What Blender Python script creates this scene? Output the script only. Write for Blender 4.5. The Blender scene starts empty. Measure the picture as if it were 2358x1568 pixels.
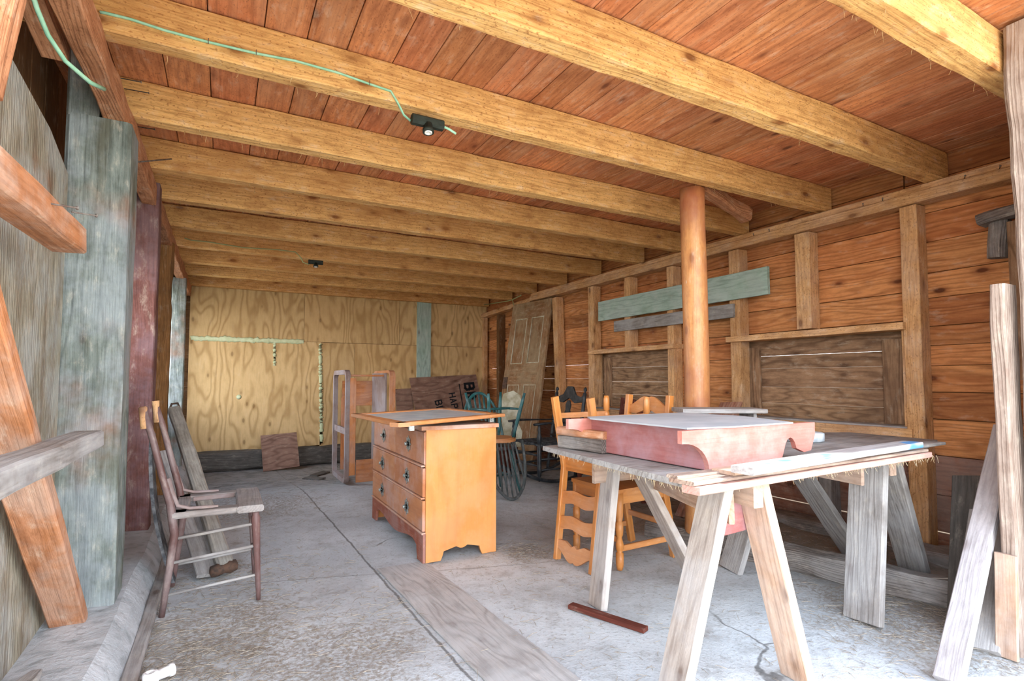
import bpy, math, random
from mathutils import Vector as V, Matrix, noise
random.seed(7)
SC = bpy.context.scene
COL = SC.collection
R = math.radians

# ------------------------------------------------------------------ camera
FPX = 1232.0; PITCH = R(3.0); CX = 1179.0; HY = 875.0
CYP = HY - FPX*math.tan(PITCH)
YAW = math.atan2(1179-512, FPX/math.cos(PITCH))
EYE = V((0, 0, 1.1))
cd = bpy.data.cameras.new('camera'); cam = bpy.data.objects.new('camera', cd); COL.objects.link(cam)
cam.location = EYE; cam.rotation_euler = (R(90)+PITCH, 0, -YAW)
cd.sensor_fit = 'HORIZONTAL'; cd.sensor_width = 36.0; cd.lens = FPX/2358*36
cd.shift_y = (CYP-784)/2358; cd.clip_start = .02; cd.clip_end = 300
SC.camera = cam

# ------------------------------------------------------------------ sky, sun, exposure
SC.view_settings.view_transform = 'Standard'; SC.view_settings.look = 'None'
SC.view_settings.gamma = 1; SC.view_settings.use_curve_mapping = False
SC.view_settings.exposure = 0.5
w = bpy.data.worlds.new('sky'); SC.world = w; w.use_nodes = True
nt = w.node_tree; nt.nodes.clear()
out = nt.nodes.new('ShaderNodeOutputWorld'); bg = nt.nodes.new('ShaderNodeBackground')
tc = nt.nodes.new('ShaderNodeTexCoord'); sp = nt.nodes.new('ShaderNodeSeparateXYZ'); rp = nt.nodes.new('ShaderNodeValToRGB')
nt.links.new(tc.outputs['Generated'], sp.inputs[0]); nt.links.new(sp.outputs[2], rp.inputs[0])
rp.color_ramp.elements[0].position = 0.0; rp.color_ramp.elements[0].color = (1.0, .99, .97, 1)
rp.color_ramp.elements[1].position = .8; rp.color_ramp.elements[1].color = (.22, .30, .42, 1)
e = rp.color_ramp.elements.new(.30); e.color = (.86, .92, 1.0, 1)
nt.links.new(rp.outputs[0], bg.inputs[0]); bg.inputs[1].default_value = 7.0
nt.links.new(bg.outputs[0], out.inputs[0])
sd = bpy.data.lights.new('sun', 'SUN'); sun = bpy.data.objects.new('sun', sd); COL.objects.link(sun)
sd.energy = 11.0; sd.angle = R(0.6); sd.color = (1, .96, .88)
sun.rotation_euler = V((-1.1, .55, -1)).to_track_quat('-Z', 'Y').to_euler()
sun.location = (0, -3, 6)

# ------------------------------------------------------------------ pixel -> place on a known plane
_F = V((math.sin(YAW)*math.cos(PITCH), math.cos(YAW)*math.cos(PITCH), math.sin(PITCH)))
_Rt = V((math.cos(YAW), -math.sin(YAW), 0)); _U = _Rt.cross(_F)
def ray(px, py): return _F + _Rt*((px-CX)/FPX) - _U*((py-CYP)/FPX)
def PZ(px, py, z=0.0): d = ray(px, py); return EYE + d*((z-EYE.z)/d.z)
def PX(px, py, x): d = ray(px, py); return EYE + d*((x-EYE.x)/d.x)
def PY(px, py, y): d = ray(px, py); return EYE + d*((y-EYE.y)/d.y)

# ------------------------------------------------------------------ mesh builder
class MB:
    def __init__(s): s.v = []; s.f = []; s.wc = []; s.rn = []; s.sm = []
    def _off(s):
        s.cr = random.random(); return V((random.random()*30, random.random()*30, random.random()*30))
    def add(s, pts, wcs, faces, smooth=False):
        b = len(s.v); s.v += [V(p) for p in pts]; s.wc += wcs; s.rn += [s.cr]*len(pts)
        s.f += [[b+i for i in f] for f in faces]; s.sm += [smooth]*len(faces)
    def sweep(s, cs, frames, smooth=False, cap=True, off=None, close=False):
        # cs: closed list of (u,v); frames: (pos, udir, vdir, scale, along)
        o = off or s._off(); n = len(cs); P = []; W = []; F = []
        for (p, a, b, sc, l) in frames:
            for (u, v) in cs:
                P.append(p + a*(u*sc) + b*(v*sc)); W.append(o + V((l, u*sc, v*sc)))
        m = len(frames)
        for i in range(m if close else m-1):
            for j in range(n):
                F.append([i*n+j, i*n+(j+1) % n, ((i+1) % m)*n+(j+1) % n, ((i+1) % m)*n+j])
        if cap and not close: F.append(list(range(n))[::-1]); F.append([(m-1)*n+j for j in range(n)])
        s.add(P, W, F, smooth)
    def plank(s, p0, p1, w, t, up=(0, 0, 1), ch=.003, seg=1, rough=0.0, w1=None, bow=0.0):
        p0 = V(p0); p1 = V(p1); d = (p1-p0); L = d.length; d.normalize()
        u = V(up); u = u - d*u.dot(d)
        if u.length < 1e-4: u = V((1, 0, 0)) - d*d.x
        u.normalize(); v = d.cross(u)
        hw, ht = w/2, t/2; c = min(ch, hw*.45, ht*.45)
        cs = [(-hw+c, -ht), (hw-c, -ht), (hw, -ht+c), (hw, ht-c), (hw-c, ht), (-hw+c, ht), (-hw, ht-c), (-hw, -ht+c)]
        if rough and seg < 3: seg = max(3, int(L/.12))
        fr = []; k = (w1/w if w1 else 1)
        o = s._off()
        for i in range(seg+1):
            q = i/seg; fr.append((p0 + d*(L*q) + v*(bow*4*q*(1-q)), u, v, 1+(k-1)*q, L*q))
        b = len(s.v); s.sweep(cs, fr, off=o)
        if rough:
            for i in range(b, len(s.v)):
                q = s.wc[i]; nv = noise.noise_vector(V((q.x*4, q.y*9, q.z*9)))
                s.v[i] += (u*nv.x + v*nv.y)*rough
    def box(s, a, b, axis=0, ch=.003, **k):
        a = V(a); b = V(b); c = (a+b)/2; d = b-a
        e = [V((1, 0, 0)), V((0, 1, 0)), V((0, 0, 1))]
        o = {0: (1, 2), 1: (2, 0), 2: (0, 1)}[axis]
        s.plank(c - e[axis]*d[axis]/2, c + e[axis]*d[axis]/2, abs(d[o[0]]), abs(d[o[1]]), up=e[o[0]], ch=ch, **k)
    def poly(s, pts, o, ux, uy, th, ax=0):
        # extruded outline; ax: which of (ux,uy) the grain runs along
        o = V(o); ux = V(ux).normalized(); uy = V(uy).normalized(); n = ux.cross(uy); of = s._off()
        P = []; W = []; N = len(pts)
        for k in (0, 1):
            for (x, y) in pts:
                P.append(o + ux*x + uy*y + n*(th*k)); W.append(of + (V((x, y, th*k)) if ax == 0 else V((y, x, th*k))))
        F = [list(range(N))[::-1], [N+i for i in range(N)]] + [[i, (i+1) % N, N+(i+1) % N, N+i] for i in range(N)]
        s.add(P, W, F)
    def lathe(s, p0, p1, prof, seg=12, smooth=True):
        p0 = V(p0); p1 = V(p1); d = p1-p0; L = d.length; d.normalize()
        u = d.orthogonal().normalized(); v = d.cross(u)
        cs = [(math.cos(2*math.pi*i/seg), math.sin(2*math.pi*i/seg)) for i in range(seg)]
        s.sweep(cs, [(p0+d*(L*t), u, v, max(r, 1e-4), L*t) for (t, r) in prof], smooth)
        # grain coordinate must follow real radius
        n = seg*len(prof)
        for i in range(len(s.wc)-n, len(s.wc)):
            pass
    def tube(s, pts, r, seg=8, flat=1.0, close=False, smooth=True, up=None):
        pts = [V(p) for p in pts]; n = len(pts); fr = []; l = 0
        rr = r if isinstance(r, (list, tuple)) else [r]*n; pu = None
        for i, p in enumerate(pts):
            a = pts[(i-1) % n] if (close or i > 0) else p; b = pts[(i+1) % n] if (close or i < n-1) else p
            d = (b-a).normalized()
            if up is not None: u = V(up)
            else: u = pu if pu is not None else d.orthogonal()
            u = (u - d*u.dot(d)).normalized(); pu = u; v = d.cross(u)
            if i: l += (p-pts[i-1]).length
            fr.append((p, u, v, rr[i], l))
        cs = [(math.cos(2*math.pi*i/seg), math.sin(2*math.pi*i/seg)*flat) for i in range(seg)]
        s.sweep(cs, fr, smooth, close=close)
    def build(s, name, mat, parent=None, world=True, label=None):
        me = bpy.data.meshes.new(name)
        vs = s.v
        if parent is not None and world:
            M = RM[parent.name].inverted(); vs = [M @ p for p in vs]
        me.from_pydata([tuple(p) for p in vs], [], s.f); me.update()
        a = me.attributes.new('wc', 'FLOAT_VECTOR', 'POINT'); a.data.foreach_set('vector', [c for p in s.wc for c in p])
        a = me.attributes.new('rnd', 'FLOAT', 'POINT'); a.data.foreach_set('value', s.rn)
        me.polygons.foreach_set('use_smooth', s.sm)
        me.materials.append(mat)
        o = bpy.data.objects.new(name, me); COL.objects.link(o)
        if parent is not None:
            o.parent = parent; RM[o.name] = RM[parent.name]
        else: RM[o.name] = Matrix.Identity(4)
        if label: o['label'] = label
        return o
RM = {}
def tag(o, label=None, cat=None, group=None, kind=None):
    if label: o['label'] = label
    if cat: o['category'] = cat
    if group: o['group'] = group
    if kind: o['kind'] = kind
    return o
def root(name, loc, label, cat, group=None, rot=None):
    o = bpy.data.objects.new(name, None); COL.objects.link(o); o.empty_display_size = .1
    o.location = loc
    M = Matrix.Translation(V(loc))
    if rot is not None: o.rotation_euler = rot.to_euler(); M = M @ rot.to_matrix().to_4x4() if hasattr(rot, 'to_matrix') else M @ rot.to_4x4()
    RM[o.name] = M
    return tag(o, label, cat, group)
def struct(name, mb, mat):
    return tag(mb.build(name, mat), kind='structure')
def one(name, mb, mat, label, cat, group=None, kind=None):
    return tag(mb.build(name, mat), label, cat, group, kind)
def copy_tree(o, loc, rot, label, group=None):
    r = o.copy(); COL.objects.link(r); r.location = loc; r.rotation_euler = rot.to_euler(); r['label'] = label
    if group: r['group'] = group
    for ch in list(o.children):
        c = ch.copy(); COL.objects.link(c); c.parent = r
        for g in ch.children:
            d = g.copy(); COL.objects.link(d); d.parent = c
    return r

# ------------------------------------------------------------------ materials
def srgb(h):
    h = h.lstrip('#'); c = [int(h[i:i+2], 16)/255 for i in (0, 2, 4)]
    return tuple(((x+.055)/1.055)**2.4 if x > .04045 else x/12.92 for x in c) + (1,)
class NT:
    def __init__(s, name):
        s.m = bpy.data.materials.new(name); s.m.use_nodes = True; s.t = s.m.node_tree
        s.b = s.t.nodes['Principled BSDF']
    def n(s, ty, **k):
        x = s.t.nodes.new(ty)
        for a, b in k.items(): setattr(x, a, b)
        return x
    def l(s, a, b): s.t.links.new(a, b)
    def val(s, x, sock):
        if hasattr(x, 'is_output'): s.l(x, sock)
        else: sock.default_value = x
    def math(s, op, a, b=0.0, clamp=False):
        x = s.n('ShaderNodeMath', operation=op, use_clamp=clamp); s.val(a, x.inputs[0]); s.val(b, x.inputs[1]); return x.outputs[0]
    def vmul(s, a, v):
        x = s.n('ShaderNodeVectorMath', operation='MULTIPLY'); s.val(a, x.inputs[0]); x.inputs[1].default_value = v; return x.outputs[0]
    def noise(s, vec, scale=1.0, detail=2.0, rough=.5):
        x = s.n('ShaderNodeTexNoise'); s.l(vec, x.inputs['Vector']); x.inputs['Scale'].default_value = scale
        x.inputs['Detail'].default_value = detail; x.inputs['Roughness'].default_value = rough; return x.outputs['Fac']
    def vor(s, vec, scale=1.0):
        x = s.n('ShaderNodeTexVoronoi'); s.l(vec, x.inputs['Vector']); x.inputs['Scale'].default_value = scale; return x.outputs
    def step(s, x, a, b, lo=0.0, hi=1.0):
        r = s.n('ShaderNodeMapRange', interpolation_type='SMOOTHSTEP'); s.val(x, r.inputs[0])
        r.inputs[1].default_value = a; r.inputs[2].default_value = b; r.inputs[3].default_value = lo; r.inputs[4].default_value = hi
        return r.outputs[0]
    def mix(s, f, a, b, mode='MIX'):
        x = s.n('ShaderNodeMix', data_type='RGBA', blend_type=mode); s.val(f, x.inputs[0]); s.val(a, x.inputs[6]); s.val(b, x.inputs[7]); return x.outputs[2]
    def pos(s): return s.n('ShaderNodeNewGeometry').outputs['Position']
    def attr(s, n, o='Vector'): x = s.n('ShaderNodeAttribute'); x.attribute_name = n; return x.outputs[o]
    def bump(s, h, st=.3, d=.01):
        x = s.n('ShaderNodeBump'); s.l(h, x.inputs['Height']); x.inputs['Strength'].default_value = st; x.inputs['Distance'].default_value = d
        s.l(x.outputs[0], s.b.inputs['Normal'])

def wood(name, a, b, dark, ring=.45, rf=55, rk=9, fine=.35, knots=.8, speck=0.0, dust=0.0, dustc='#c9cbcf', stain=0.0, stainc='#3a2c22', rough=.8, tone=.30, bump=.35, spec=.2, kc=None, mott=.25, streak=0.0, streakc='#8a5a3a', ls=(1.1, 6, 6)):
    t = NT(name); wc = t.attr('wc'); rn = t.attr('rnd', 'Fac')
    low = t.noise(t.vmul(wc, ls), 1, 2)
    sx = t.n('ShaderNodeSeparateXYZ'); t.l(wc, sx.inputs[0])
    u = t.math('ADD', sx.outputs[1], sx.outputs[2])
    ph = t.math('ADD', t.math('MULTIPLY', u, rf*6.28), t.math('MULTIPLY', low, rk*6.28))
    rg = t.math('POWER', t.math('ADD', t.math('MULTIPLY', t.math('SINE', ph), .5), .5), 2.5)
    fg = t.noise(t.vmul(wc, (5, 120, 120)), 1, 3, .6)
    col = t.mix(t.math('ADD', t.math('MULTIPLY', rn, .65), t.math('MULTIPLY', low, .35), True), srgb(a), srgb(b))
    col = t.mix(t.math('MULTIPLY', rg, ring), col, srgb(dark))
    col = t.mix(t.step(fg, .45, .75, 0, fine), col, srgb(dark))
    # per board brightness
    tn = t.math('ADD', 1-tone/2, t.math('MULTIPLY', t.math('FRACT', t.math('MULTIPLY', rn, 7.31)), tone))
    cb = t.n('ShaderNodeCombineXYZ'); [t.l(tn, cb.inputs[i]) for i in range(3)]
    col = t.mix(1.0, col, cb.outputs[0], 'MULTIPLY')
    h = t.math('ADD', t.math('MULTIPLY', rg, .4), fg)
    if knots:
        vo = t.vor(t.vmul(wc, (4.2, 9, 9)), 1)
        warp = t.math('ADD', vo['Distance'], t.math('MULTIPLY', t.math('SUBTRACT', fg, .5), .05))
        sc_ = t.n('ShaderNodeSeparateColor'); t.l(vo['Color'], sc_.inputs[0])
        on = t.step(sc_.outputs[0], .52, .56)
        kk = t.math('MULTIPLY', t.step(warp, .19, .09, 0, knots), on)
        col = t.mix(kk, col, srgb(kc or '#4a2a18'))
        halo = t.math('MULTIPLY', t.step(warp, .36, .16, 0, knots*.5), on)
        col = t.mix(halo, col, srgb(dark))
    if speck:
        spn = t.noise(t.vmul(wc, (70, 110, 110)), 1, 1)
        col = t.mix(t.step(spn, .60, .72, 0, speck), col, srgb(dark))
    if mott:
        mo = t.noise(t.vmul(wc, (9, 22, 22)), 1, 5, .7)
        col = t.mix(t.step(mo, .46, .70, 0, mott), col, srgb(dark))
        col = t.mix(t.step(mo, .48, .26, 0, mott*.6), col, srgb('#f3e6d2'))
        h = t.math('ADD', h, mo)
    if streak:
        sk_ = t.noise(t.vmul(wc, (.9, 9, 9)), 1, 4, .6)
        col = t.mix(t.step(sk_, .47, .66, 0, streak), col, srgb(streakc))
    if stain:
        st = t.noise(t.pos(), 1.7, 4, .6)
        col = t.mix(t.step(st, .50, .72, 0, stain), col, srgb(stainc))
    if dust:
        ds = t.noise(t.pos(), 3.5, 5, .65)
        col = t.mix(t.step(ds, .40, .62, 0, dust), col, srgb(dustc))
    t.l(col, t.b.inputs['Base Color']); t.b.inputs['Roughness'].default_value = rough
    t.b.inputs['Specular IOR Level'].default_value = spec
    t.bump(h, bump, .004)
    return t.m
def plain(name, c, rough=.6, c2=None, sc=8, metal=0, dust=0, spec=.3):
    t = NT(name); col = srgb(c)
    if c2: col = t.mix(t.step(t.noise(t.pos(), sc, 4, .6), .35, .65), srgb(c), srgb(c2))
    if dust: col = t.mix(t.step(t.noise(t.pos(), 14, 4, .6), .4, .65, 0, dust), col, srgb('#c3c6c9'))
    t.val(col, t.b.inputs['Base Color']); t.b.inputs['Roughness'].default_value = rough; t.b.inputs['Metallic'].default_value = metal
    t.b.inputs['Specular IOR Level'].default_value = spec
    return t.m

M = {}
M['joist'] = wood('joist_wood', '#edc07c', '#deaa6c', '#9a6236', ring=.2, rf=30, rk=5, fine=.4, knots=.95, speck=.7, stain=.5, stainc='#b9814a', tone=.12, bump=.8, kc='#6b4226', mott=.45)
M['deck'] = wood('deck_wood', '#e09a64', '#bd7350', '#7f4630', ring=.3, rf=22, rk=5, fine=.45, knots=.85, speck=.5, stain=.45, stainc='#a5603c', tone=.45, kc='#4b2818', mott=.4, streak=.25, streakc='#e8b58c')
M['beam'] = wood('beam_wood', '#d39c76', '#bd835e', '#7a492f', ring=.2, fine=.5, knots=.5, speck=.5, stain=.45, stainc='#8a5538', tone=.1, bump=1.0, mott=.5)
M['siding'] = wood('siding_wood', '#d79a62', '#b37044', '#6b3a20', ring=.42, rf=26, rk=7, fine=.4, knots=.95, stain=.4, stainc='#7d4a2f', tone=.5, mott=.25, streak=.3, streakc='#a2592f', kc='#3f2114')
M['siding_low'] = wood('siding_low_wood', '#ab7a63', '#92624f', '#563226', ring=.35, rf=24, rk=6, fine=.4, knots=.7, dust=.45, dustc='#a3968f', stain=.3, tone=.35, mott=.35)
M['stud'] = wood('stud_wood', '#dcae7c', '#cd9c69', '#82552f', ring=.25, rf=40, fine=.45, knots=.8, speck=.6, stain=.4, stainc='#9d6a40', tone=.2, dust=.1, mott=.4, kc='#54301a')
M['ply'] = wood('plywood', '#d9ba88', '#caa674', '#97713f', ring=.5, rf=5, rk=10, fine=.2, knots=.5, stain=.3, stainc='#a5814f', tone=.16, bump=.1, mott=.15, ls=(.8, 2.4, 2.4))
M['ply_dark'] = wood('plywood_dark', '#9a7868', '#86685a', '#553a2e', ring=.45, rf=4, rk=14, fine=.35, knots=.5, stain=.3, tone=.1, bump=.15, ls=(.8, 2.4, 2.4))
M['gray'] = wood('gray_wood', '#a9a5a2', '#97928f', '#5f5854', ring=.35, rf=22, rk=7, fine=.5, knots=.6, dust=.3, dustc='#c3c5c8', tone=.25, bump=.7, mott=.3)
M['gray_dark'] = wood('gray_dark_wood', '#6e6a66', '#59544f', '#2e2a27', ring=.35, rf=25, rk=6, fine=.5, knots=.4, stain=.4, stainc='#2b2724', tone=.2, bump=.8)
M['shutter'] = wood('shutter_wood', '#ac8a69', '#937258', '#4b3526', ring=.5, rf=14, rk=9, fine=.4, knots=.6, stain=.45, stainc='#5a4335', tone=.3, mott=.35)
M['horse'] = wood('sawhorse_wood', '#b7aca4', '#a89c93', '#766860', ring=.35, rf=20, rk=7, fine=.4, knots=.7, dust=.35, dustc='#c3c4c8', tone=.12, mott=.3)
M['horse_tan'] = wood('sawhorse_tan_wood', '#c2a28b', '#b1917b', '#7d5e4b', ring=.35, rf=22, rk=6, fine=.4, knots=.8, dust=.3, dustc='#c3bcb8', tone=.1, mott=.3)
M['white_wood'] = wood('whitewashed_wood', '#a89b92', '#9c8b80', '#705a4e', ring=.2, fine=.4, knots=.4, stain=.5, stainc='#a97e64', tone=.08, bump=.8, mott=.5)
M['green_board'] = wood('green_painted_wood', '#a3bdac', '#aebdbd', '#5f7060', ring=.3, rf=16, rk=8, fine=.35, knots=.7, stain=.35, stainc='#788a70', dust=.2, tone=.1, mott=.25)
M['log'] = wood('log_wood', '#8d8580', '#7b726c', '#48403b', ring=.25, fine=.6, knots=.3, dust=.4, dustc='#aeacac', stain=.5, stainc='#4f453e', tone=.1, bump=1.2, mott=.5)
M['bluepost'] = wood('blue_gray_post_wood', '#8d9490', '#7d8781', '#39403a', ring=.35, rf=14, rk=6, fine=.55, knots=.5, stain=.85, stainc='#91624a', dust=.35, dustc='#aeb8c2', tone=.1, bump=1.0, mott=.5, streak=.8, streakc='#5b5a4c')
M['redpost'] = wood('red_painted_post_wood', '#7d5650', '#6b443d', '#3d211d', ring=.15, fine=.4, knots=.2, dust=.2, dustc='#a79aa8', stain=.4, stainc='#4f2a22', tone=.1, mott=.4)
M['bark'] = wood('bark_wood', '#a3764a', '#8d6238', '#4d3520', ring=.2, fine=.6, knots=.4, stain=.5, stainc='#57402b', tone=.2, bump=1)
M['dimwall'] = wood('old_wall_wood', '#7d5a3a', '#694a30', '#3b2818', ring=.3, fine=.5, knots=.4, stain=.5, tone=.3)
M['panel_left'] = wood('gray_green_panel_wood', '#a5a392', '#968a78', '#5c5343', ring=.12, fine=.4, knots=.2, stain=.8, stainc='#8a5a3c', dust=.5, dustc='#aeb4b3', tone=.1, bump=1, mott=.5, streak=.7, streakc='#6f5e4c')
M['brace'] = wood('brace_wood', '#c48f6b', '#b37a57', '#774628', ring=.35, rf=14, rk=6, fine=.5, knots=.6, dust=.35, dustc='#cdbdb1', tone=.1, bump=1, mott=.5, streak=.3, streakc='#c47a42')
M['orange'] = wood('orange_varnished_wood', '#d08c48', '#c27b3a', '#8c4a20', ring=.25, rf=18, rk=5, fine=.25, knots=0, dust=.15, dustc='#d8b89a', tone=.12, rough=.4, spec=.5, bump=.1, mott=.15)
M['orange_dust'] = wood('dusty_orange_wood', '#cf8f57', '#c4824c', '#95582f', ring=.2, rf=18, rk=5, fine=.2, knots=0, dust=.3, dustc='#c4a08c', tone=.08, rough=.6, bump=.1)
M['dresser_side'] = wood('dresser_side_wood', '#dc9650', '#cf8540', '#a85f28', ring=.18, rf=5, rk=6, fine=.12, knots=0, stain=.45, stainc='#c06c30', dust=.25, dustc='#e0b086', tone=.03, rough=.42, spec=.45, bump=.05, mott=.1, ls=(.9, 2, 2))
M['drawer'] = wood('drawer_wood', '#cb8a5a', '#b87349', '#8c4a2a', ring=.2, rf=7, rk=5, fine=.15, knots=0, stain=.4, stainc='#96502f', dust=.55, dustc='#c9aaa2', tone=.12, rough=.5, spec=.35, bump=.08, mott=.15)
M['dresser_top'] = wood('dresser_top_wood', '#cf9573', '#c28a6a', '#95603f', ring=.2, rf=8, fine=.2, knots=0, dust=.7, dustc='#cdb6ab', tone=.05, rough=.6)
M['dresser_base'] = wood('dresser_base_wood', '#a5634d', '#96543f', '#6c3526', ring=.15, fine=.2, knots=0, dust=.4, dustc='#b39a95', tone=.05)
M['armchair'] = wood('armchair_wood', '#cf8b57', '#bd7845', '#8c4a26', ring=.35, rf=14, rk=6, fine=.25, knots=0, dust=.3, dustc='#b9a199', tone=.1, rough=.5)
M['armchair_gray'] = wood('dusty_armchair_wood', '#96837e', '#857370', '#5c4943', ring=.15, fine=.3, knots=0, dust=.45, dustc='#a09ca1', tone=.1)
M['red'] = wood('faded_red_wood', '#c98679', '#bd776b', '#96534a', ring=.15, rf=12, fine=.25, knots=.15, dust=.45, dustc='#d8aea6', tone=.08, mott=.15)
M['red_deep'] = wood('red_wood', '#b07472', '#a26462', '#7b4342', ring=.18, rf=10, fine=.25, knots=0, dust=.6, dustc='#b3929a', stain=.4, stainc='#94524b', tone=.05, mott=.2)
M['pink'] = wood('pink_wood', '#c99b90', '#bd8c80', '#96675b', ring=.12, fine=.3, knots=0, dust=.3, dustc='#c9b9b4', tone=.05)
M['door'] = wood('old_door_wood', '#a07a58', '#8c6848', '#5f4428', ring=.3, rf=14, rk=5, fine=.4, knots=0, dust=.3, dustc='#b8ae90', tone=.12, mott=.4)
M['chair_brown'] = wood('worn_brown_wood', '#72524e', '#5f4441', '#35221f', ring=.1, fine=.4, knots=0, dust=.35, dustc='#a59b9b', tone=.08, rough=.5, spec=.4)
M['dark_red'] = wood('dark_red_wood', '#6e3a2e', '#5d2f26', '#361812', ring=.2, fine=.2, knots=0, tone=.1)
M['lilac_wood'] = wood('white_painted_stud_wood', '#b7b3b6', '#a9a5a8', '#76706e', ring=.15, fine=.35, knots=.4, stain=.3, stainc='#8f8078', tone=.05, mott=.35)
M['pole'] = wood('weathered_pole_wood', '#b3aea4', '#a39d92', '#6a635a', ring=.25, fine=.5, knots=.3, dust=.3, dustc='#c6c7c5', tone=.05, mott=.4)
M['seat'] = wood('worn_seat_wood', '#98908c', '#8a817d', '#57504c', ring=.3, fine=.4, knots=0, dust=.3, dustc='#b5b3b4', tone=.05, mott=.3)
M['floorboard'] = wood('trodden_board_wood', '#bcbab9', '#afacab', '#7d7773', ring=.45, rf=9, rk=12, fine=.35, knots=.4, dust=.4, dustc='#c4c6c8', stain=.3, stainc='#8b8682', tone=.05, mott=.25)
M['teal'] = plain('teal_paint', '#246263', .4, '#1b4c4f', 12, dust=.08, spec=.45)
M['teal_gray'] = plain('dusty_teal_paint', '#4a5050', .6, '#393f3f', 14, dust=.2)
M['black'] = plain('black_paint', '#20252b', .45, '#16191d', 14, dust=.07, spec=.4)
M['rush'] = plain('black_rush', '#2c2e33', .8, '#1d1f22', 30, dust=.1)
M['dkiron'] = plain('dark_plastic', '#2c332d', .6, '#20261f', 40)
M['socketw'] = plain('white_porcelain', '#efeee8', .4)
M['cable'] = plain('pale_green_cable', '#a9d9bd', .5, '#8fc6a8', 20)
M['cable_far'] = plain('olive_cable', '#a3a877', .6)
M['nail'] = plain('rusty_nail', '#6b5a52', .6, '#8d8984', 60, metal=.5)
M['pewter'] = plain('pewter_metal', '#6f7a76', .4, '#c9cdc9', 120, metal=.6, spec=.5)
M['foam'] = plain('foam_sealant', '#d5dcb8', .9, '#c7cfa5', 20)
M['paint_black'] = plain('black_sign_paint', '#15191f', .8)
M['white'] = plain('white_plastic', '#e9e9ea', .5)
M['white_board'] = plain('white_painted_board', '#b5b9be', .7, '#a3a9b0', 5, spec=.2)
M['bluebar'] = plain('light_blue_bar', '#b4cbe0', .6, '#a5bed6', 12)
M['disc'] = plain('white_stone', '#d3dade', .8, '#b2bcc3', 18)
M['paper'] = plain('torn_paper', '#cfcdb9', .9, '#a89f83', 9)
M['straw'] = plain('straw', '#d6bb8c', .9, '#b08f60', 60)
M['straw_pale'] = plain('pale_straw', '#ece0c6', .9, '#cdb78e', 60)
M['litter'] = plain('dark_litter', '#8d8377', .95, '#aa9f90', 60)
M['curved'] = plain('blackened_wood', '#3f4247', .7, '#2b2c2f', 10, dust=.3)
M['rust'] = plain('rusted_iron', '#4c413b', .8, '#6d5446', 30, metal=.3)
t = NT('mirror_glass'); c = t.mix(t.step(t.noise(t.pos(), 9, 5, .6), .42, .6), srgb('#b9c8d4'), srgb('#d3dce2'))
t.l(c, t.b.inputs['Base Color']); t.b.inputs['Roughness'].default_value = .3; t.b.inputs['Metallic'].default_value = .0; M['mirror'] = t.m
# blue stained plank
t = NT('blue_stained_plank'); wc = t.attr('wc'); p_ = t.pos()
g = t.noise(t.vmul(wc, (5, 90, 90)), 1, 3); c = t.mix(t.step(g, .4, .75, 0, .6), srgb('#a9a6a6'), srgb('#77726f'))
bl = t.noise(t.vmul(wc, (4.2, 8, 8)), 1, 1); c = t.mix(t.step(bl, .60, .68, 0, .9), c, srgb('#3b84bd'))
t.l(c, t.b.inputs['Base Color']); t.b.inputs['Roughness'].default_value = .8; M['bluestain'] = t.m
# floor
t = NT('concrete_floor'); p = t.pos()
n1 = t.noise(p, 1.1, 6, .62); n2 = t.noise(p, 7, 6, .7); n3 = t.noise(p, 55, 3, .7)
c = t.mix(t.step(n1, .35, .65), srgb('#b6bbbf'), srgb('#ced3d7'))
c = t.mix(t.step(n2, .48, .72, 0, .55), c, srgb('#93918e'))
c = t.mix(t.step(n3, .52, .72, 0, .5), c, srgb('#84807a'))
sx = t.n('ShaderNodeSeparateXYZ'); t.l(p, sx.inputs[0])
def line(ax_, ay_, bx_, by_, wd):
    L = math.hypot(bx_-ax_, by_-ay_); nx_, ny_ = -(by_-ay_)/L, (bx_-ax_)/L
    dd = t.math('ADD', t.math('ADD', t.math('MULTIPLY', sx.outputs[0], nx_), t.math('MULTIPLY', sx.outputs[1], ny_)), -(ax_*nx_+ay_*ny_))
    dd = t.math('ABSOLUTE', t.math('ADD', dd, t.math('MULTIPLY', t.math('SUBTRACT', n2, .5), .03)))
    return t.step(dd, wd, wd*.3)
JA = PZ(700, 1129); JB = PZ(1090, 1568); JC = PZ(1640, 1255); JD = PZ(830, 1150)
c = t.mix(t.math('MULTIPLY', line(JA.x, JA.y, JB.x, JB.y, .010), .75), c, srgb('#5c5a58'))
c = t.mix(t.math('MULTIPLY', line(JC.x, JC.y, JD.x, JD.y+.9, .012), .5), c, srgb('#d6d8da'))
c = t.mix(t.math('MULTIPLY', line(0, 3.35, 1, 3.05, .008), .45), c, srgb('#6c6a68'))
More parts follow.
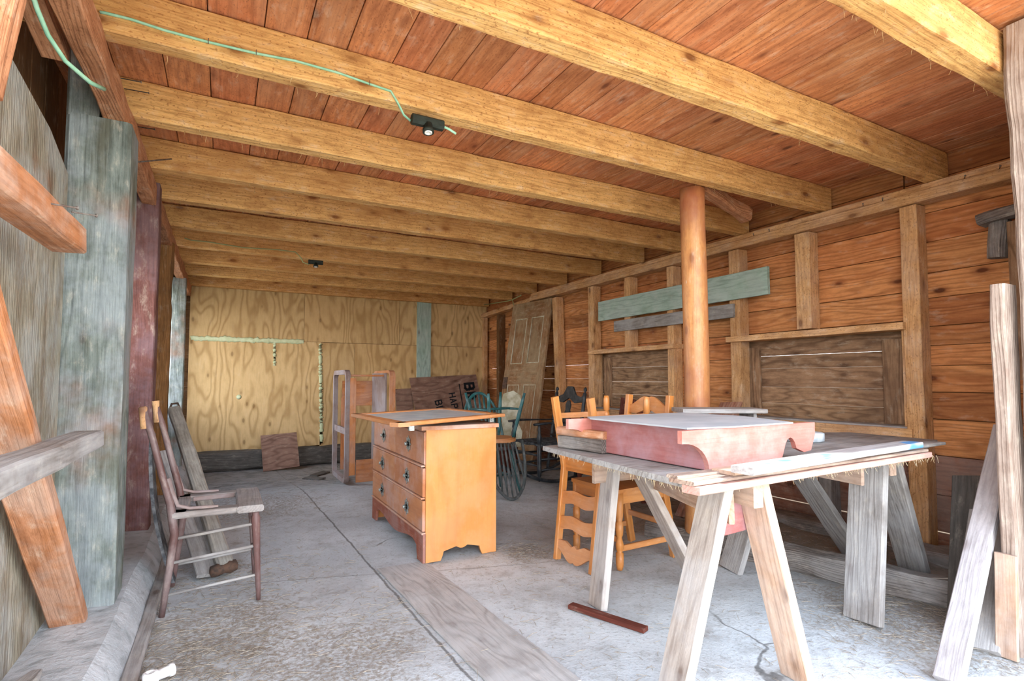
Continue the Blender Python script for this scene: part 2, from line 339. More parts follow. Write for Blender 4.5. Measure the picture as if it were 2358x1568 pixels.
# dirt: towards the back, the right wall and the doorway corner
back = t.step(t.math('ADD', sx.outputs[1], t.math('MULTIPLY', n1, 1.5)), 6.0, 7.4)
rgt = t.step(t.math('ADD', sx.outputs[0], t.math('MULTIPLY', n1, .9)), 3.15, 3.6)
dirt = t.math('MAXIMUM', back, rgt)
dc = t.mix(t.step(n2, .4, .65), srgb('#8a847e'), srgb('#67625c')); c = t.mix(t.math('MULTIPLY', dirt, .85), c, dc)
for (cx_, cy_, r1_) in ((2.95, 1.30, .75), (.02, 2.75, .45), (.42, 2.25, .45), (3.55, 2.2, .6), (.25, 5.3, .7), (1.75, 3.02, .2)):
    vd = t.n('ShaderNodeVectorMath', operation='DISTANCE'); t.l(p, vd.inputs[0]); vd.inputs[1].default_value = (cx_, cy_, 0)
    pm = t.step(t.math('ADD', vd.outputs['Value'], t.math('MULTIPLY', t.math('SUBTRACT', n2, .5), r1_*2.2)), r1_, r1_*.5, 0, .7)
    c = t.mix(t.math('MULTIPLY', pm, t.step(n3, .35, .6)), c, srgb('#8b7f70'))
n4 = t.noise(p, 1.9, 5, .7); c = t.mix(t.step(n4, .60, .70, 0, .55), c, srgb('#8b8078'))
# cracks
vo = t.n('ShaderNodeTexVoronoi', feature='DISTANCE_TO_EDGE'); wv = t.n('ShaderNodeVectorMath', operation='ADD')
t.l(p, wv.inputs[0]); nn = t.n('ShaderNodeTexNoise'); t.l(p, nn.inputs['Vector']); nn.inputs['Scale'].default_value = 2.2; nn.inputs['Detail'].default_value = 5
s_ = t.n('ShaderNodeVectorMath', operation='SCALE'); t.l(nn.outputs['Color'], s_.inputs[0]); s_.inputs['Scale'].default_value = .5
t.l(s_.outputs[0], wv.inputs[1]); t.l(wv.outputs[0], vo.inputs['Vector']); vo.inputs['Scale'].default_value = .45
ck = t.math('MULTIPLY', t.step(vo.outputs['Distance'], .006, .001), t.step(n1, .45, .6)); c = t.mix(t.math('MULTIPLY', ck, .7), c, srgb('#4a4744'))
t.l(c, t.b.inputs['Base Color']); t.b.inputs['Roughness'].default_value = .92; t.b.inputs['Specular IOR Level'].default_value = .15
t.bump(t.math('ADD', n2, t.math('MULTIPLY', n3, .5)), .5, .012); M['floor'] = t.m
t = NT('curb_concrete'); p = t.pos(); c = t.mix(t.step(t.noise(p, 3, 6, .65), .35, .65), srgb('#a9afb4'), srgb('#c6cbd0')); c = t.mix(t.step(t.noise(p, 16, 4), .5, .7, 0, .5), c, srgb('#7c8285'))
t.l(c, t.b.inputs['Base Color']); t.b.inputs['Roughness'].default_value = .9; t.bump(t.noise(p, 12, 6, .7), .7, .02); M['curb'] = t.m
t = NT('outside_ground'); c = t.mix(t.noise(t.pos(), 2, 5), srgb('#c3bba8'), srgb('#aca38e')); t.l(c, t.b.inputs['Base Color']); t.b.inputs['Roughness'].default_value = 1; M['ground'] = t.m

# =================================================================== THE SETTING
XR = 4.17; YB = 8.65; XL = -.62
def sm(a, b, x): q = max(0, min(1, (x-a)/(b-a))); return q*q*(3-2*q)
def fz(x, y):
    z = -.15*sm(5.2, 8.3, y)
    z += (noise.noise(V((x*1.3, y*1.3, 0)))*.012 + noise.noise(V((x*5, y*5, 3)))*.005)
    m = sm(3.1, 3.75, x)*sm(.8, 1.6, y)
    z += m*(-.01 + .09*max(0, noise.noise(V((x*1.6, y*2.4, 9)))+.25))*(1-sm(6, 7.5, y))
    return z - .006
mb = MB(); mb._off(); nx, ny = 96, 150; x0, x1, y0, y1 = -.9, 4.25, .45, 8.75
P = [V((x0+(x1-x0)*i/nx, y0+(y1-y0)*j/ny, 0)) for j in range(ny+1) for i in range(nx+1)]
for q in P: q.z = fz(q.x, q.y)
mb.add(P, [q.copy() for q in P], [[j*(nx+1)+i, j*(nx+1)+i+1, (j+1)*(nx+1)+i+1, (j+1)*(nx+1)+i] for j in range(ny) for i in range(nx)], True)
struct('floor', mb, M['floor'])
mb = MB(); mb._off()
def quad(mb, a, b, c, d): mb.add([a, b, c, d], [V(a), V(b), V(c), V(d)], [[0, 1, 2, 3]])
quad(mb, (-30, -40, -.06), (40, -40, -.06), (40, .46, -.06), (-30, .46, -.06))
quad(mb, (4.3, .46, -.06), (40, .46, -.06), (40, 40, -.06), (4.3, 40, -.06))
quad(mb, (-30, .46, -.06), (-.95, .46, -.06), (-.95, 40, -.06), (-30, 40, -.06))
quad(mb, (-.95, 8.8, -.06), (4.3, 8.8, -.06), (4.3, 40, -.06), (-.95, 40, -.06))
quad(mb, (4.6, -3, -.06), (5.5, -3, 1.3), (5.5, 12, 1.3), (4.6, 12, -.06)); quad(mb, (5.5, -3, 1.3), (7.5, -3, -.06), (7.5, 12, -.06), (5.5, 12, 1.3))  # unseen earth bank added to keep sun from streaking through the right wall gap
o = struct('ground', mb, M['ground']); 

# curb on the left
mb = MB(); o_ = mb._off()
fr = []
for i in range(60):
    y = .45+8.2*i/59; fr.append((V((-.62 + noise.noise(V((0, y*2, 5)))*.012, y, .0 + noise.noise(V((3, y*2.2, 1)))*.008)), V((1, 0, 0)), V((0, 0, 1)), 1, y))
mb.sweep([(-.5, -.35), (.36, -.35), (.335, 0), (.29, .09), (.25, .125), (.1, .135), (-.5, .13)], fr)
tag(mb.build('baseboard_left', M['curb']), kind='structure')

# ceiling boards run away from the doorway
mb = MB(); x = -.95
while x < 4.28:
    wd = random.choice([.14, .17, .19, .21, .16]); y = .42 + random.random()*.03
    cuts = sorted([2.46, 5.34] if int(x*10) % 2 else [3.93, 6.9])
    ys = [y]+cuts+[8.85]
    for a, b in zip(ys[:-1], ys[1:]):
        mb.plank((x+wd/2, a+.002, 2.605+random.random()*.004), (x+wd/2, b-.002, 2.605+random.random()*.004), wd-.004, .025, up=(1, 0, 0), ch=.002)
    x += wd
ce = struct('ceiling', mb, M['deck'])
mb = MB(); mb.box((-1.0, .25, 2.625), (4.35, 9.0, 2.66), ch=.001)
mb.build('outer_layer', M['deck'], ce)

# wall_right, siding with real gaps
w1y = (1.93, 3.33); w1z = (.78, 1.44); w2y = (4.02, 5.42); w2z = (.76, 1.42)
mb = MB(); ml = MB()
cols = [(.86, 1.93, [-.12, .095, .107, .345, .603, .84, 1.02, 1.195, 1.33, 1.46, 1.65, 1.82, 2.03, 2.23, 2.45, 2.60]),
        (1.94, 5.6, [-.12, .095, .107, .33, .55, .78, .94, 1.12, 1.29, 1.44, 1.51, 1.71, 1.97, 2.17, 2.31, 2.46, 2.60]),
        (5.61, 8.72, [-.25, .06, .25, .45, .64, .80, .95, 1.12, 1.30, 1.47, 1.62, 1.80, 1.97, 2.15, 2.31, 2.46, 2.60])]
for (a, b, zs) in cols:
    for z0, z1 in zip(zs[:-1], zs[1:]):
        if abs(z1-z0-.012) < .001: continue
        segs = [(a, b)]
        for (wy, wz) in ((w1y, w1z), (w2y, w2z)):
            if z0 < wz[1]-.02 and z1 > wz[0]+.02:
                ns = []
                for (p, q) in segs:
                    if wy[0] < q and wy[1] > p:
                        if wy[0]-p > .06: ns.append((p, wy[0]))
                        if q-wy[1] > .06: ns.append((wy[1], q))
                    else: ns.append((p, q))
                segs = ns
        for (p, q) in segs:
            g = random.choice([.003, .004, .006]) if a < 5.6 else random.choice([.001, .002])
            zc = (z0+z1)/2; dx = random.random()*.006
            (ml if z1 < .62 else mb).plank((XR+.012+dx, p+.001, zc), (XR+.012+dx, q-.001, zc), z1-z0-g, .022, up=(0, 0, 1), ch=.002, seg=6)
wr = struct('wall_right', mb, M['siding']); ml.build('lower_siding', M['siding_low'], wr)
mb = MB()  # backing added behind the siding so most gaps let no daylight through
for (a, b, z0, z1) in ((.86, 5.6, -.25, .093), (.86, 5.6, .110, .74), (.86, 5.6, 1.46, 2.62), (.86, 1.90, .74, 1.46), (3.36, 3.99, .74, 1.46), (5.45, 5.6, .74, 1.46), (5.6, 8.72, -.25, .44), (5.6, 8.72, 1.31, 2.62), (5.6, 8.72, .45, .94)):
    mb.box((XR+.027, a, z0), (XR+.045, b, z1), 1)
mb.build('added_gap_backing', M['dimwall'], wr)
# back wall frame behind the plywood
mb = MB(); z = -.4
while z < 2.6: mb.box((-.95, YB+.05, z), (4.3, YB+.075, min(z+.2, 2.62))); z += .2
struct('wall_back', mb, M['dimwall'])
# left wall: boards outside the posts, a window between the two nearest posts, an opening added further back for light
mb = MB(); y = .5
while y < 8.7:
    wd = .2 if y > 1 else .18
    for (z0, z1) in ([(.1, 1.15), (1.95, 2.6)] if 3.2 < y+wd/2 < 4.15 else [(.1, .75), (2.15, 2.6)] if 5.6 < y+wd/2 < 8.2 else [(.1, 2.6)]):
        mb.plank((XL-.12, y+wd/2, z0), (XL-.12, y+wd/2, z1), wd-.006, .025, up=(0, 1, 0))
    y += wd
wl = struct('wall_left', mb, M['dimwall'])
mb = MB(); y0_, y1_ = 3.2, 4.15
for z in (1.17, 1.93): mb.plank((XL-.11, y0_, z), (XL-.11, y1_, z), .05, .06)
for yy in (y0_, y1_): mb.plank((XL-.11, yy, 1.15), (XL-.11, yy, 1.95), .05, .06, up=(0, 1, 0))
mb.plank((XL-.11, 3.57, 1.17), (XL-.11, 3.57, 1.93), .03, .03, up=(0, 1, 0))
struct('window_3', mb, M['dimwall'])
mb = MB()  # frame of the added opening, hidden behind the posts, that brightens the back
for z in (.75, 2.15): mb.plank((XL-.11, 5.55, z), (XL-.11, 8.25, z), .05, .06)
for yy in (5.58, 6.45, 7.35, 8.22): mb.plank((XL-.11, yy, .75), (XL-.11, yy, 2.15), .05, .06, up=(0, 1, 0))
struct('added_light_opening', mb, M['dimwall'])
# front wall to the right of the doorway
mb = MB(); x = 3.05
while x < 4.2: mb.plank((x+.1, .80, -.1), (x+.1, .80 if int(x*5) % 2 else .812, 2.62), .215, .025, up=(1, 0, 0)); x += .2
struct('wall_front', mb, M['siding_low'])

# =================================================================== CEILING JOISTS
JY = [1.05, 1.765, 2.505, 3.25, 3.97, 4.60, 5.38, 6.15, 6.95, 7.70, 8.60]
names = ['nearest the doorway, crossing the top right corner', 'broad one above the red shelf, second from the doorway', 'third from the doorway, the one that carries the pale green cable',
         'fourth from the doorway, behind the round post head', 'fifth from the doorway', 'sixth from the doorway', 'seventh from the doorway', 'eighth from the doorway, with the small far lamp socket', 'ninth from the doorway', 'tenth from the doorway', 'last one, against the plywood back wall']
for i, (y, nm) in enumerate(zip(JY, names)):
    mb = MB(); xl = -.95 if i in (2, 4, 6) else -.50; xe = 4.15 - random.random()*.03
    t_ = .10 if i < 2 else .088
    mb.plank((xl, y-t_/2, 2.497), (xe, y-t_/2+.0, 2.497), .186, t_, up=(0, 0, 1), ch=.005, seg=40, rough=.006)
    one('ceiling_joist', mb, M['joist'], 'rough sawn ceiling joist, ' + nm, 'joist', 'joists under the board ceiling')

# long left beam (joists rest beside it)
mb = MB(); mb.plank((-.46, .6, 2.33), (-.455, 8.62, 2.33), .13, .085, up=(0, 0, 1), ch=.006, seg=60, rough=.012)
one('wall_beam', mb, M['beam'], 'long reddish beam running along the left wall under the joist ends', 'beam')
# right top plate
mb = MB(); mb.plank((4.09, .85, 2.315), (4.09, 6.9, 2.315), .07, .13, ch=.004, seg=40, rough=.004)
mb.plank((4.095, 6.9, 2.30), (4.095, 8.62, 2.24), .07, .12, ch=.004, seg=10, rough=.004)
pl = one('top_plate', mb, M['stud'], 'long horizontal plate along the top of the right board wall', 'beam')
mb = MB(); mb.plank((4.115, .85, 2.376), (4.115, 6.9, 2.376), .046, .13, ch=.004, seg=40, rough=.004)
p2 = mb.build('cap_board', M['stud'], pl)

# studs on the right wall: near edge pixel, top pixel, bottom z, x face
def stud(y, z0, z1, wd, label, mat='stud', x=4.05, lean=0.0, g='upright studs on the right wall'):
    mb = MB(); mb.plank(((x+XR-.002)/2, y+wd/2, z0), ((x+XR-.002)/2, y+wd/2+lean, z1), wd, XR-.002-x, up=(0, 1, 0), ch=.004, seg=16, rough=.004)
    return one('wall_stud', mb, M[mat], label, 'stud', g)
YS = {}
for k, (px, py) in dict(a=(2110, 485), b=(1862, 548), c=(1701, 600), d=(1549, 640), e=(1450, 655), f=(1366, 675), g=(1292, 690)).items():
    YS[k] = PX(px, py, 4.05).y
stud(YS['a'], -.02, 2.275, .105, 'full height stud at the right jamb of the large shuttered window')
stud(YS['b'], 1.505, 2.275, .12, 'short stud above the middle of the large shuttered window')
stud(YS['c'], .02, 2.275, .11, 'full height stud at the left jamb of the large shuttered window')
stud(YS['d'], .0, 2.275, .09, 'stud just behind the round post, right jamb of the small shuttered window')
stud(YS['e'], 1.47, 2.275, .10, 'short stud above the small shuttered window, behind the green board end')
stud(YS['f'], -.05, 2.275, .11, 'full height stud at the left jamb of the small shuttered window')
stud(YS['g'], -.05, 2.25, .11, 'leaning stud right of the old panelled door', lean=.12)
stud(PX(1915, 1150, 4.05).y, -.02, .70, .10, 'short grey stud under the sill of the large shuttered window', 'gray')
stud(7.95, -.1, 2.2, .09, 'dark stud in the far corner beside the panelled door', 'dimwall')

# windows (boarded shutters) ------------------------------------------------
def window(name, wy, wz, bz, studs):
    y0, y1 = wy; z0, z1 = wz
    o = bpy.data.objects.new(name, None); COL.objects.link(o); o.location = (XR, (y0+y1)/2, z0); RM[o.name] = Matrix.Translation(o.location)
    tag(o, kind='structure')
    m = MB(); m.plank((4.085, y0-.03, z1+.025), (4.085, y1+.01, z1+.025), .05, .15, seg=10, rough=.003); m.build('header', M['stud'], o)
    m = MB(); m.plank((4.10, y0-.05, z0-.045), (4.10, y1+.03, z0-.045), .075, .13, seg=10, rough=.003); m.build('sill', M['stud'], o)
    m = MB(); m.plank((4.13, y0-.02, z0-.005), (4.13, y1+.02, z0-.0), .018, .14); m.build('sill_board', M['gray'], o)
    for yy in (y0+.012, y1-.012):
        m = MB(); m.plank((4.16, yy, z0), (4.16, yy, z1), .024, .12, up=(0, 1, 0)); m.build('jamb', M['stud'], o)
    m = MB()
    for a, b in zip(bz[:-1], bz[1:]): m.plank((4.235, y0-.04, (a+b)/2), (4.235, y1+.04, (a+b)/2), b-a-random.choice([.0012, .002, .003]), .02)
    s_ = m.build('shutter', M['shutter'], o)
    for yy in studs:
        m = MB(); m.plank((4.205, yy, z0+.01), (4.205, yy, z1-.05), .13, .035, up=(0, 1, 0), seg=6, rough=.004); m.build('batten', M['shutter'], s_)
    return o
window('window_1', w1y, w1z, [.70, .90, 1.04, 1.20, 1.31, 1.50], [2.06, 3.20])
window('window_2', w2y, w2z, [.66, .93, 1.08, 1.25, 1.50], [4.14, 5.28])

# green board and grey board nailed to the studs
a = PX(1380, 695, 4.03); b = PX(1385, 740, 4.03); c = PX(1770, 615, 4.03); d = PX(1771, 676, 4.03)
mb = MB(); mb.plank((4.025, a.y, (a.z+b.z)/2), (4.025, c.y, (c.z+d.z)/2), .235, .03, seg=12, rough=.003)
one('green_board', mb, M['green_board'], 'wide pale green painted board nailed across the studs behind the round post', 'board')
mb = MB(); mb.plank((4.03, 4.92, 1.725), (4.03, 3.26, 1.725), .125, .028, seg=12, rough=.003)
one('grey_board', mb, M['gray'], 'narrower brown-grey board fixed just below the pale green board', 'board')

# round post
mb = MB(); pc = V((2.82, 2.60, 0))
fr = []; o_ = mb._off()
for i in range(31):
    q = i/30; fr.append((pc+V((.012*math.sin(q*5), .01*math.cos(q*4), -.02+2.424*q)), V((1, 0, 0)), V((0, 1, 0)), .083+.004*noise.noise(V((0, 0, q*6))), 2.4*q))
mb.sweep([(math.cos(2*math.pi*i/20), math.sin(2*math.pi*i/20)) for i in range(20)], fr, True)
M['post'] = wood('round_post_wood', '#dfa468', '#cf8f55', '#8f4d28', ring=.3, rf=9, rk=3, fine=.4, knots=.7, stain=.8, stainc='#9a523c', mott=.45, streak=.5, streakc='#b5683e', dust=.1, dustc='#e8c294', tone=.02, rough=.4, spec=.5, kc='#6b3016')
rp_ = one('round_post', mb, M['post'], 'smooth round wooden post holding up the ceiling joists', 'post')
mb = MB()
for (dx, z0, z1, r) in ((.03, 1.98, 2.33, .0035), (-.005, 2.12, 2.3, .003), (-.05, 1.75, 2.2, .0025)):
    an = R(-137) + dx*14 + .12; px_ = pc.x+.089*math.cos(an); py_ = pc.y+.089*math.sin(an)
    mb.tube([(px_+.01*math.sin(q*2)*.3, py_, z0+(z1-z0)*q) for q in (0, .25, .5, .75, 1)], [r*.8, r, r*.8, r, r*.5], 6)
mb.build('paint_drip', M['white'], rp_)
# split block wedged by post head
mb = MB(); mb.plank((2.93, 2.62, 2.47), (3.62, 2.80, 2.40), .10, .09, seg=10, rough=.02, ch=.012)
one('wedge_block', mb, M['beam'], 'split reddish wood block wedged beside the head of the round post', 'wood block')

# =================================================================== LEFT SIDE
mb = MB(); mb.plank((-.507, 3.02, .12), (-.507, 3.02, 2.262), .235, .24, up=(1, 0, 0), ch=.014, seg=40, rough=.004); mb.plank((-.567, 3.02, 2.25), (-.567, 3.02, 2.6), .115, .24, up=(1, 0, 0), ch=.01, seg=8, rough=.003)
one('timber_post', mb, M['bluepost'], 'massive weathered blue-green squared post standing on the left curb', 'post')
mb = MB(); mb.plank((-.475, 4.3, .11), (-.475, 4.3, 2.42), .15, .15, up=(1, 0, 0), ch=.008, seg=24, rough=.006)
one('painted_post', mb, M['redpost'], 'red painted post behind the massive blue-green post', 'post')
mb = MB(); mb.plank((-.47, 5.5, .11), (-.47, 5.5, 2.3), .12, .13, up=(1, 0, 0), ch=.02, seg=30, rough=.02)
one('bark_post', mb, M['bark'], 'rough bark-edged brown post behind the red post', 'post')
mb = MB(); mb.plank((-.46, 7.2, .0), (-.46, 7.2, 2.27), .14, .12, up=(1, 0, 0), ch=.01, seg=20, rough=.01)
one('timber_post', mb, M['bluepost'], 'dim grey-green post nearest the back wall on the left', 'post')
# sheathing behind posts
mb = MB()
for (y0, y1, z0, z1) in ((3.15, 4.2, .11, 1.14), (4.2, 5.55, .11, 2.3), (5.55, 8.25, .11, .74), (8.25, 8.64, .11, 2.3)):
    y = y0
    while y < y1-.01:
        wd = min(.22, y1-y); mb.plank((XL-.02, y+wd/2, z0), (XL-.02, y+wd/2, z1), wd-.004, .02, up=(0, 1, 0), seg=4); y += wd
mb.build('inner_boarding', M['dimwall'], wl)
# big gray panel on the near left
mb = MB(); mb.poly([(.6, .05), (2.885, .13), (2.885, 1.98), (2.6, 2.06), (2.2, 2.10), (1.6, 2.13), (.6, 2.16)], (-.625, 0, 0), (0, 1, 0), (0, 0, 1), .022, ax=1)
one('wall_panel', mb, M['panel_left'], 'tall grey-green stained panel on the left wall in front of the massive post', 'panel')
# rails
mb = MB(); mb.plank((-.44, 1.0, 1.515), (-.44, 2.14, 1.545), .085, .09, up=(0, 0, 1), ch=.006, seg=14, rough=.003)
one('wall_rail', mb, M['brace'], 'upper orange-brown horizontal timber on the near left, level with the eye', 'timber')
mb = MB(); mb.plank((-.41, 1.0, .90), (-.405, 2.34, .895), .062, .085, up=(0, 0, 1), ch=.006, seg=14, rough=.006)
one('wall_rail', mb, M['gray'], 'lower whitish grey horizontal timber on the near left', 'timber')
mb = MB(); mb.plank((-.515, 2.78, .13), (-.52, 1.50, 1.45), .115, .055, up=(1, 0, 0), ch=.005, seg=14, rough=.003)
one('leaning_brace', mb, M['brace'], 'thick orange timber leaning behind the lower rail at the massive post', 'timber')
# upper left timbers
mb = MB(); p = PX(60, 20, -.62); q = PX(130, 160, -.62)
mb.plank(V((-.60, 1.6, 2.52)), V((-.575, 2.5, 2.33)), .10, .08, seg=8, rough=.006)
one('rafter_stub', mb, M['beam'], 'short reddish timber stub in the upper left corner beside the cable loop', 'timber')
a = PY(-30, 160, 1.25); b = PY(22, -40, 1.35)
mb = MB(); mb.plank(PY(-40, 200, 1.35), PY(22, -60, 1.45), .05, .06, up=(1, 0, 0), seg=6, rough=.005)
one('roof_brace', mb, M['beam'], 'diagonal timber cutting the extreme upper left corner', 'timber')
mb = MB(); mb.plank((-.27, 2.0, .01), (-.272, 4.3, .01), .055, .035, up=(1, 0, 0), ch=.008, seg=20, rough=.004)
one('edge_strip', mb, M['gray'], 'thin pale strip of wood lying on the floor along the left curb', 'wood strip')
mb = MB(); mb.plank((-.55, 2.05, .145), (-.50, 2.28, .165), .13, .07, up=(1, 0, 0), ch=.01, w1=.03)
one('curb_block', mb, M['gray'], 'pointed pale wooden block lying on the left curb at the bottom edge', 'wood block')
# pvc fitting
r_ = root('pipe_fitting', PZ(345, 1560, 0), 'small white plastic pipe elbow on the floor at the bottom left edge', 'pipe fitting')
c = PZ(345, 1562, .03)
mb = MB(); mb.lathe(c, c+V((.07, .035, 0)), [(0, .017), (.15, .022), (.3, .022), (.31, .018), (.8, .018), (.81, .022), (1, .022), (1, .015), (.9, .014)], 16); mb.build('tee_arm', M['white'], r_)
mb = MB(); mb.lathe(c+V((.0, 0, -.025)), c+V((0, 0, .022)), [(0, .02), (.1, .024), (.9, .024), (1, .018), (1, .012), (.8, .012)], 16); mb.build('collar', M['white'], r_)

# =================================================================== BACK WALL PLYWOOD
def sheet(pts, y, label, mat='ply', ax=1, th=.014, nm='plywood_sheet'):
    mb = MB(); xs = [p[0] for p in pts]; zs = [p[1] for p in pts]
    mb.poly(pts, (0, y, 0), (1, 0, 0), (0, 0, 1), th, ax)
    o = one(nm, mb, M[mat], label, 'plywood sheet', 'plywood covering the back wall'); return o
def bx(px, py=850): return PY(px, py, YB).x
def bz(px, py): return PY(px, py, YB).z
xa, xb, xc, xd, xe, xf, xg = -.42, bx(698), bx(918), bx(958), bx(990), bx(1062), 4.15
zm = bz(600, 784); z0a = bz(440, 1050); 
s1 = sheet([(xa, zm+.004), (xb, zm+.004), (xb, 2.46), (xa, 2.46)], YB, 'upper left plywood sheet on the back wall, above the foam line')
s2 = sheet([(xa, z0a), (bx(739, 1024), bz(739, 1024)), (bx(738), zm), (xa, zm)], YB, 'large lower left plywood sheet with swirling grain on the back wall')
sheet([(xb+.004, zm+.004), (xc, zm+.004), (xc, 2.46), (xb+.004, 2.46)], YB, 'upper middle plywood sheet on the back wall')
sheet([(xc+.004, zm+.004), (xd+.05, zm+.004), (xd+.05, 2.46), (xc+.004, 2.46)], YB, 'narrow upper plywood strip left of the green batten')
sheet([(bx(738)+.004, -.1), (bx(815), -.1), (bx(815), zm-.002), (bx(738)+.004, zm-.002)], YB, 'lower middle plywood sheet behind the standing armchair frame')
sheet([(bx(815)+.004, -.1), (xd+.05, -.1), (xd+.05, zm-.002), (bx(815)+.004, zm-.002)], YB, 'lower plywood sheet left of the green batten')
sheet([(xd+.054, zm+.004), (xg, zm+.004), (xg, 2.46), (xd+.054, 2.46)], YB, 'upper right plywood sheet right of the green batten')
sheet([(xd+.054, -.1), (bx(1058), -.1), (bx(1058), zm-.002), (xd+.054, zm-.002)], YB, 'pinkish lower plywood sheet right of the green batten')
sheet([(bx(1058)+.004, -.1), (xg, -.1), (xg, zm-.002), (bx(1058)+.004, zm-.002)], YB, 'lower plywood strip in the right corner of the back wall')
# foam beads
def foam(a, b, parent, r=.022, n=60):
    mb = MB(); pts = []; rs = []
    for i in range(n+1):
        q = i/n; p = V(a).lerp(V(b), q); pts.append(p+V((noise.noise(V((q*31, 1, 0)))*.012, 0, noise.noise(V((q*33, 5, 0)))*.018))); rs.append(r*(.7+.9*abs(noise.noise(V((q*55, 9, r*100))))))
    mb.tube(pts, rs, 7, up=(0, 0, 1), flat=.5); mb.build('foam_bead', M['foam'], parent)
fy = YB-.016
foam((xa+.02, fy, zm), (xb, fy, zm+.0), s1, .042)
foam((bx(737, 790), fy, zm-.02), (bx(740, 1020), fy, bz(740, 1020)), s2, .032)
foam((bx(632, 790), fy, zm-.02), (bx(632, 840), fy, bz(632, 842)), s2, .028, 20)
mb = MB(); mb.lathe(V((bx(550, 914), YB-.022, bz(550, 914))), V((bx(550, 914), YB-.012, bz(550, 914))), [(0, .01), (.5, .035), (1, .03)], 9); mb.build('foam_blob', M['foam'], s2)
mb = MB(); mb.plank(((xd+xe)/2, YB-.03, bz(975, 868)-.6), ((xd+xe)/2, YB-.03, 2.42), xe-xd, .03, up=(1, 0, 0), seg=10, rough=.004)
one('green_batten', mb, M['green_board'], 'vertical faded green board nailed over the plywood on the back wall', 'board')
mb = MB(); mb.plank((4.10, YB-.05, -.1), (4.10, YB-.05, 2.3), .07, .08, up=(1, 0, 0))
one('wall_stud', mb, M['stud'], 'light stud in the far right corner of the back wall', 'stud')
# sill log at base of back wall
mb = MB(); mb.plank((-.45, 8.50, -.02), (3.9, 8.50, -.02), .26, .22, up=(0, 0, 1), ch=.03, seg=50, rough=.02)
one('sill_timber', mb, M['gray_dark'], 'blackened squared timber along the floor below the plywood back wall', 'timber')
# small plywood square leaning
a = PY(600, 1003, 8.35); b = PY(683, 995, 8.35); c = PY(690, 1073, 8.12); d = PY(606, 1086, 8.12)
def leaf(corners, th, name, mat, label, cat, ax=1, build=True):
    a, b, c, d = [V(p) for p in corners]; n = (b-a).cross(d-a).normalized()*th
    mb = MB(); of = mb._off(); pts = [a, b, c, d, a+n, b+n, c+n, d+n]; e1 = (b-a).normalized(); e2 = (d-a).normalized()
    W = [of + (V((( p-a).dot(e1), (p-a).dot(e2), 0)) if ax == 0 else V(((p-a).dot(e2), (p-a).dot(e1), 0))) for p in pts]
    mb.add(pts, W, [[3, 2, 1, 0], [4, 5, 6, 7], [0, 1, 5, 4], [1, 2, 6, 5], [2, 3, 7, 6], [3, 0, 4, 7]])
    return one(name, mb, M[mat], label, cat) if build else mb
leaf((a, b, c, d), .012, 'plywood_offcut', 'ply_dark', 'small square grey-brown plywood offcut leaning below the back wall', 'plywood offcut', 0)
# sign board
ya = 8.33; A = PY(943, 870, ya); B = PY(1096, 862, ya); dn = (PY(957, 948, ya-.12)-A).normalized()*1.16
sg = root('sign_board', (A+dn)*.5+(B+dn)*.5, 'brown plywood sign lying on its side with black painted letters', 'sign')
mb = leaf((A, B, B+dn, A+dn), .014, '', '', '', '', 0, build=False)
mb.build('panel', M['ply_dark'], sg)
# lettering, read from the right side downwards
ex = (B-A).normalized(); ez = dn.normalized(); nn_ = ex.cross(ez).normalized()
if nn_.y > 0: nn_ = -nn_
def glyph(ch):
    # strokes in a unit box: x right, y up; width .7
    return {'B': [((0, 0), (0, 1)), ((0, 1), (.45, 1)), ((.45, 1), (.6, .85)), ((.6, .85), (.6, .65)), ((.6, .65), (.45, .52)), ((0, .52), (.45, .52)), ((.45, .52), (.65, .38)), ((.65, .38), (.65, .15)), ((.65, .15), (.48, 0)), ((.48, 0), (0, 0))],
            'H': [((0, 0), (0, 1)), ((.6, 0), (.6, 1)), ((0, .5), (.6, .5))],
            'I': [((.1, 0), (.1, 1))], 'R': [((0, 0), (0, 1)), ((0, 1), (.45, 1)), ((.45, 1), (.6, .85)), ((.6, .85), (.6, .65)), ((.6, .65), (.45, .5)), ((0, .5), (.45, .5)), ((.3, .5), (.62, 0))],
            'A': [((0, 0), (.3, 1)), ((.3, 1), (.6, 0)), ((.12, .38), (.48, .38))],
            'P': [((0, 0), (0, 1)), ((0, 1), (.45, 1)), ((.45, 1), (.6, .85)), ((.6, .85), (.6, .6)), ((.6, .6), (.45, .48)), ((0, .48), (.45, .48))]}[ch]
def onsign(px, py):
    d = ray(px, py); t_ = (A-EYE).dot(nn_)/d.dot(nn_); return EYE+d*t_ + nn_*.004
def letters(text, p0, p1, h, sp, sw):
    # p0 -> direction of reading (down), letter tops point right (+ex)
    mb = MB(); rd = (p1-p0).normalized(); up = ex - rd*ex.dot(rd); up.normalize()
    cur = p0.copy()
    for ch in text:
        for (a, b) in glyph(ch):
            q0 = cur + rd*(a[0]*h) + up*(a[1]*h); q1 = cur + rd*(b[0]*h)+up*(b[1]*h); dd = (q1-q0).normalized()*sw*.45
            mb.plank(q0-dd, q1+dd, sw, .004, up=up.cross(nn_) if abs((q1-q0).normalized().dot(up)) > .7 else up, ch=.0005)
        cur += rd*(h*sp)
    return mb
letters('BR', onsign(1070, 884), onsign(1079, 940), .155, 1.05, .040).build('lettering', M['paint_black'], sg, label='large black painted letters')
letters('HAPP', onsign(1034, 907), onsign(1041, 940), .10, .92, .017).build('lettering', M['paint_black'], sg, label='medium black painted letters')
letters('BI', onsign(1002, 924), onsign(1006, 940), .105, .9, .020).build('lettering', M['paint_black'], sg, label='medium black painted letters')
mb = MB(); mb.plank(onsign(1057, 884), onsign(1067, 944), .016, .004, up=ex, ch=.0005); mb.build('painted_line', M['paint_black'], sg)
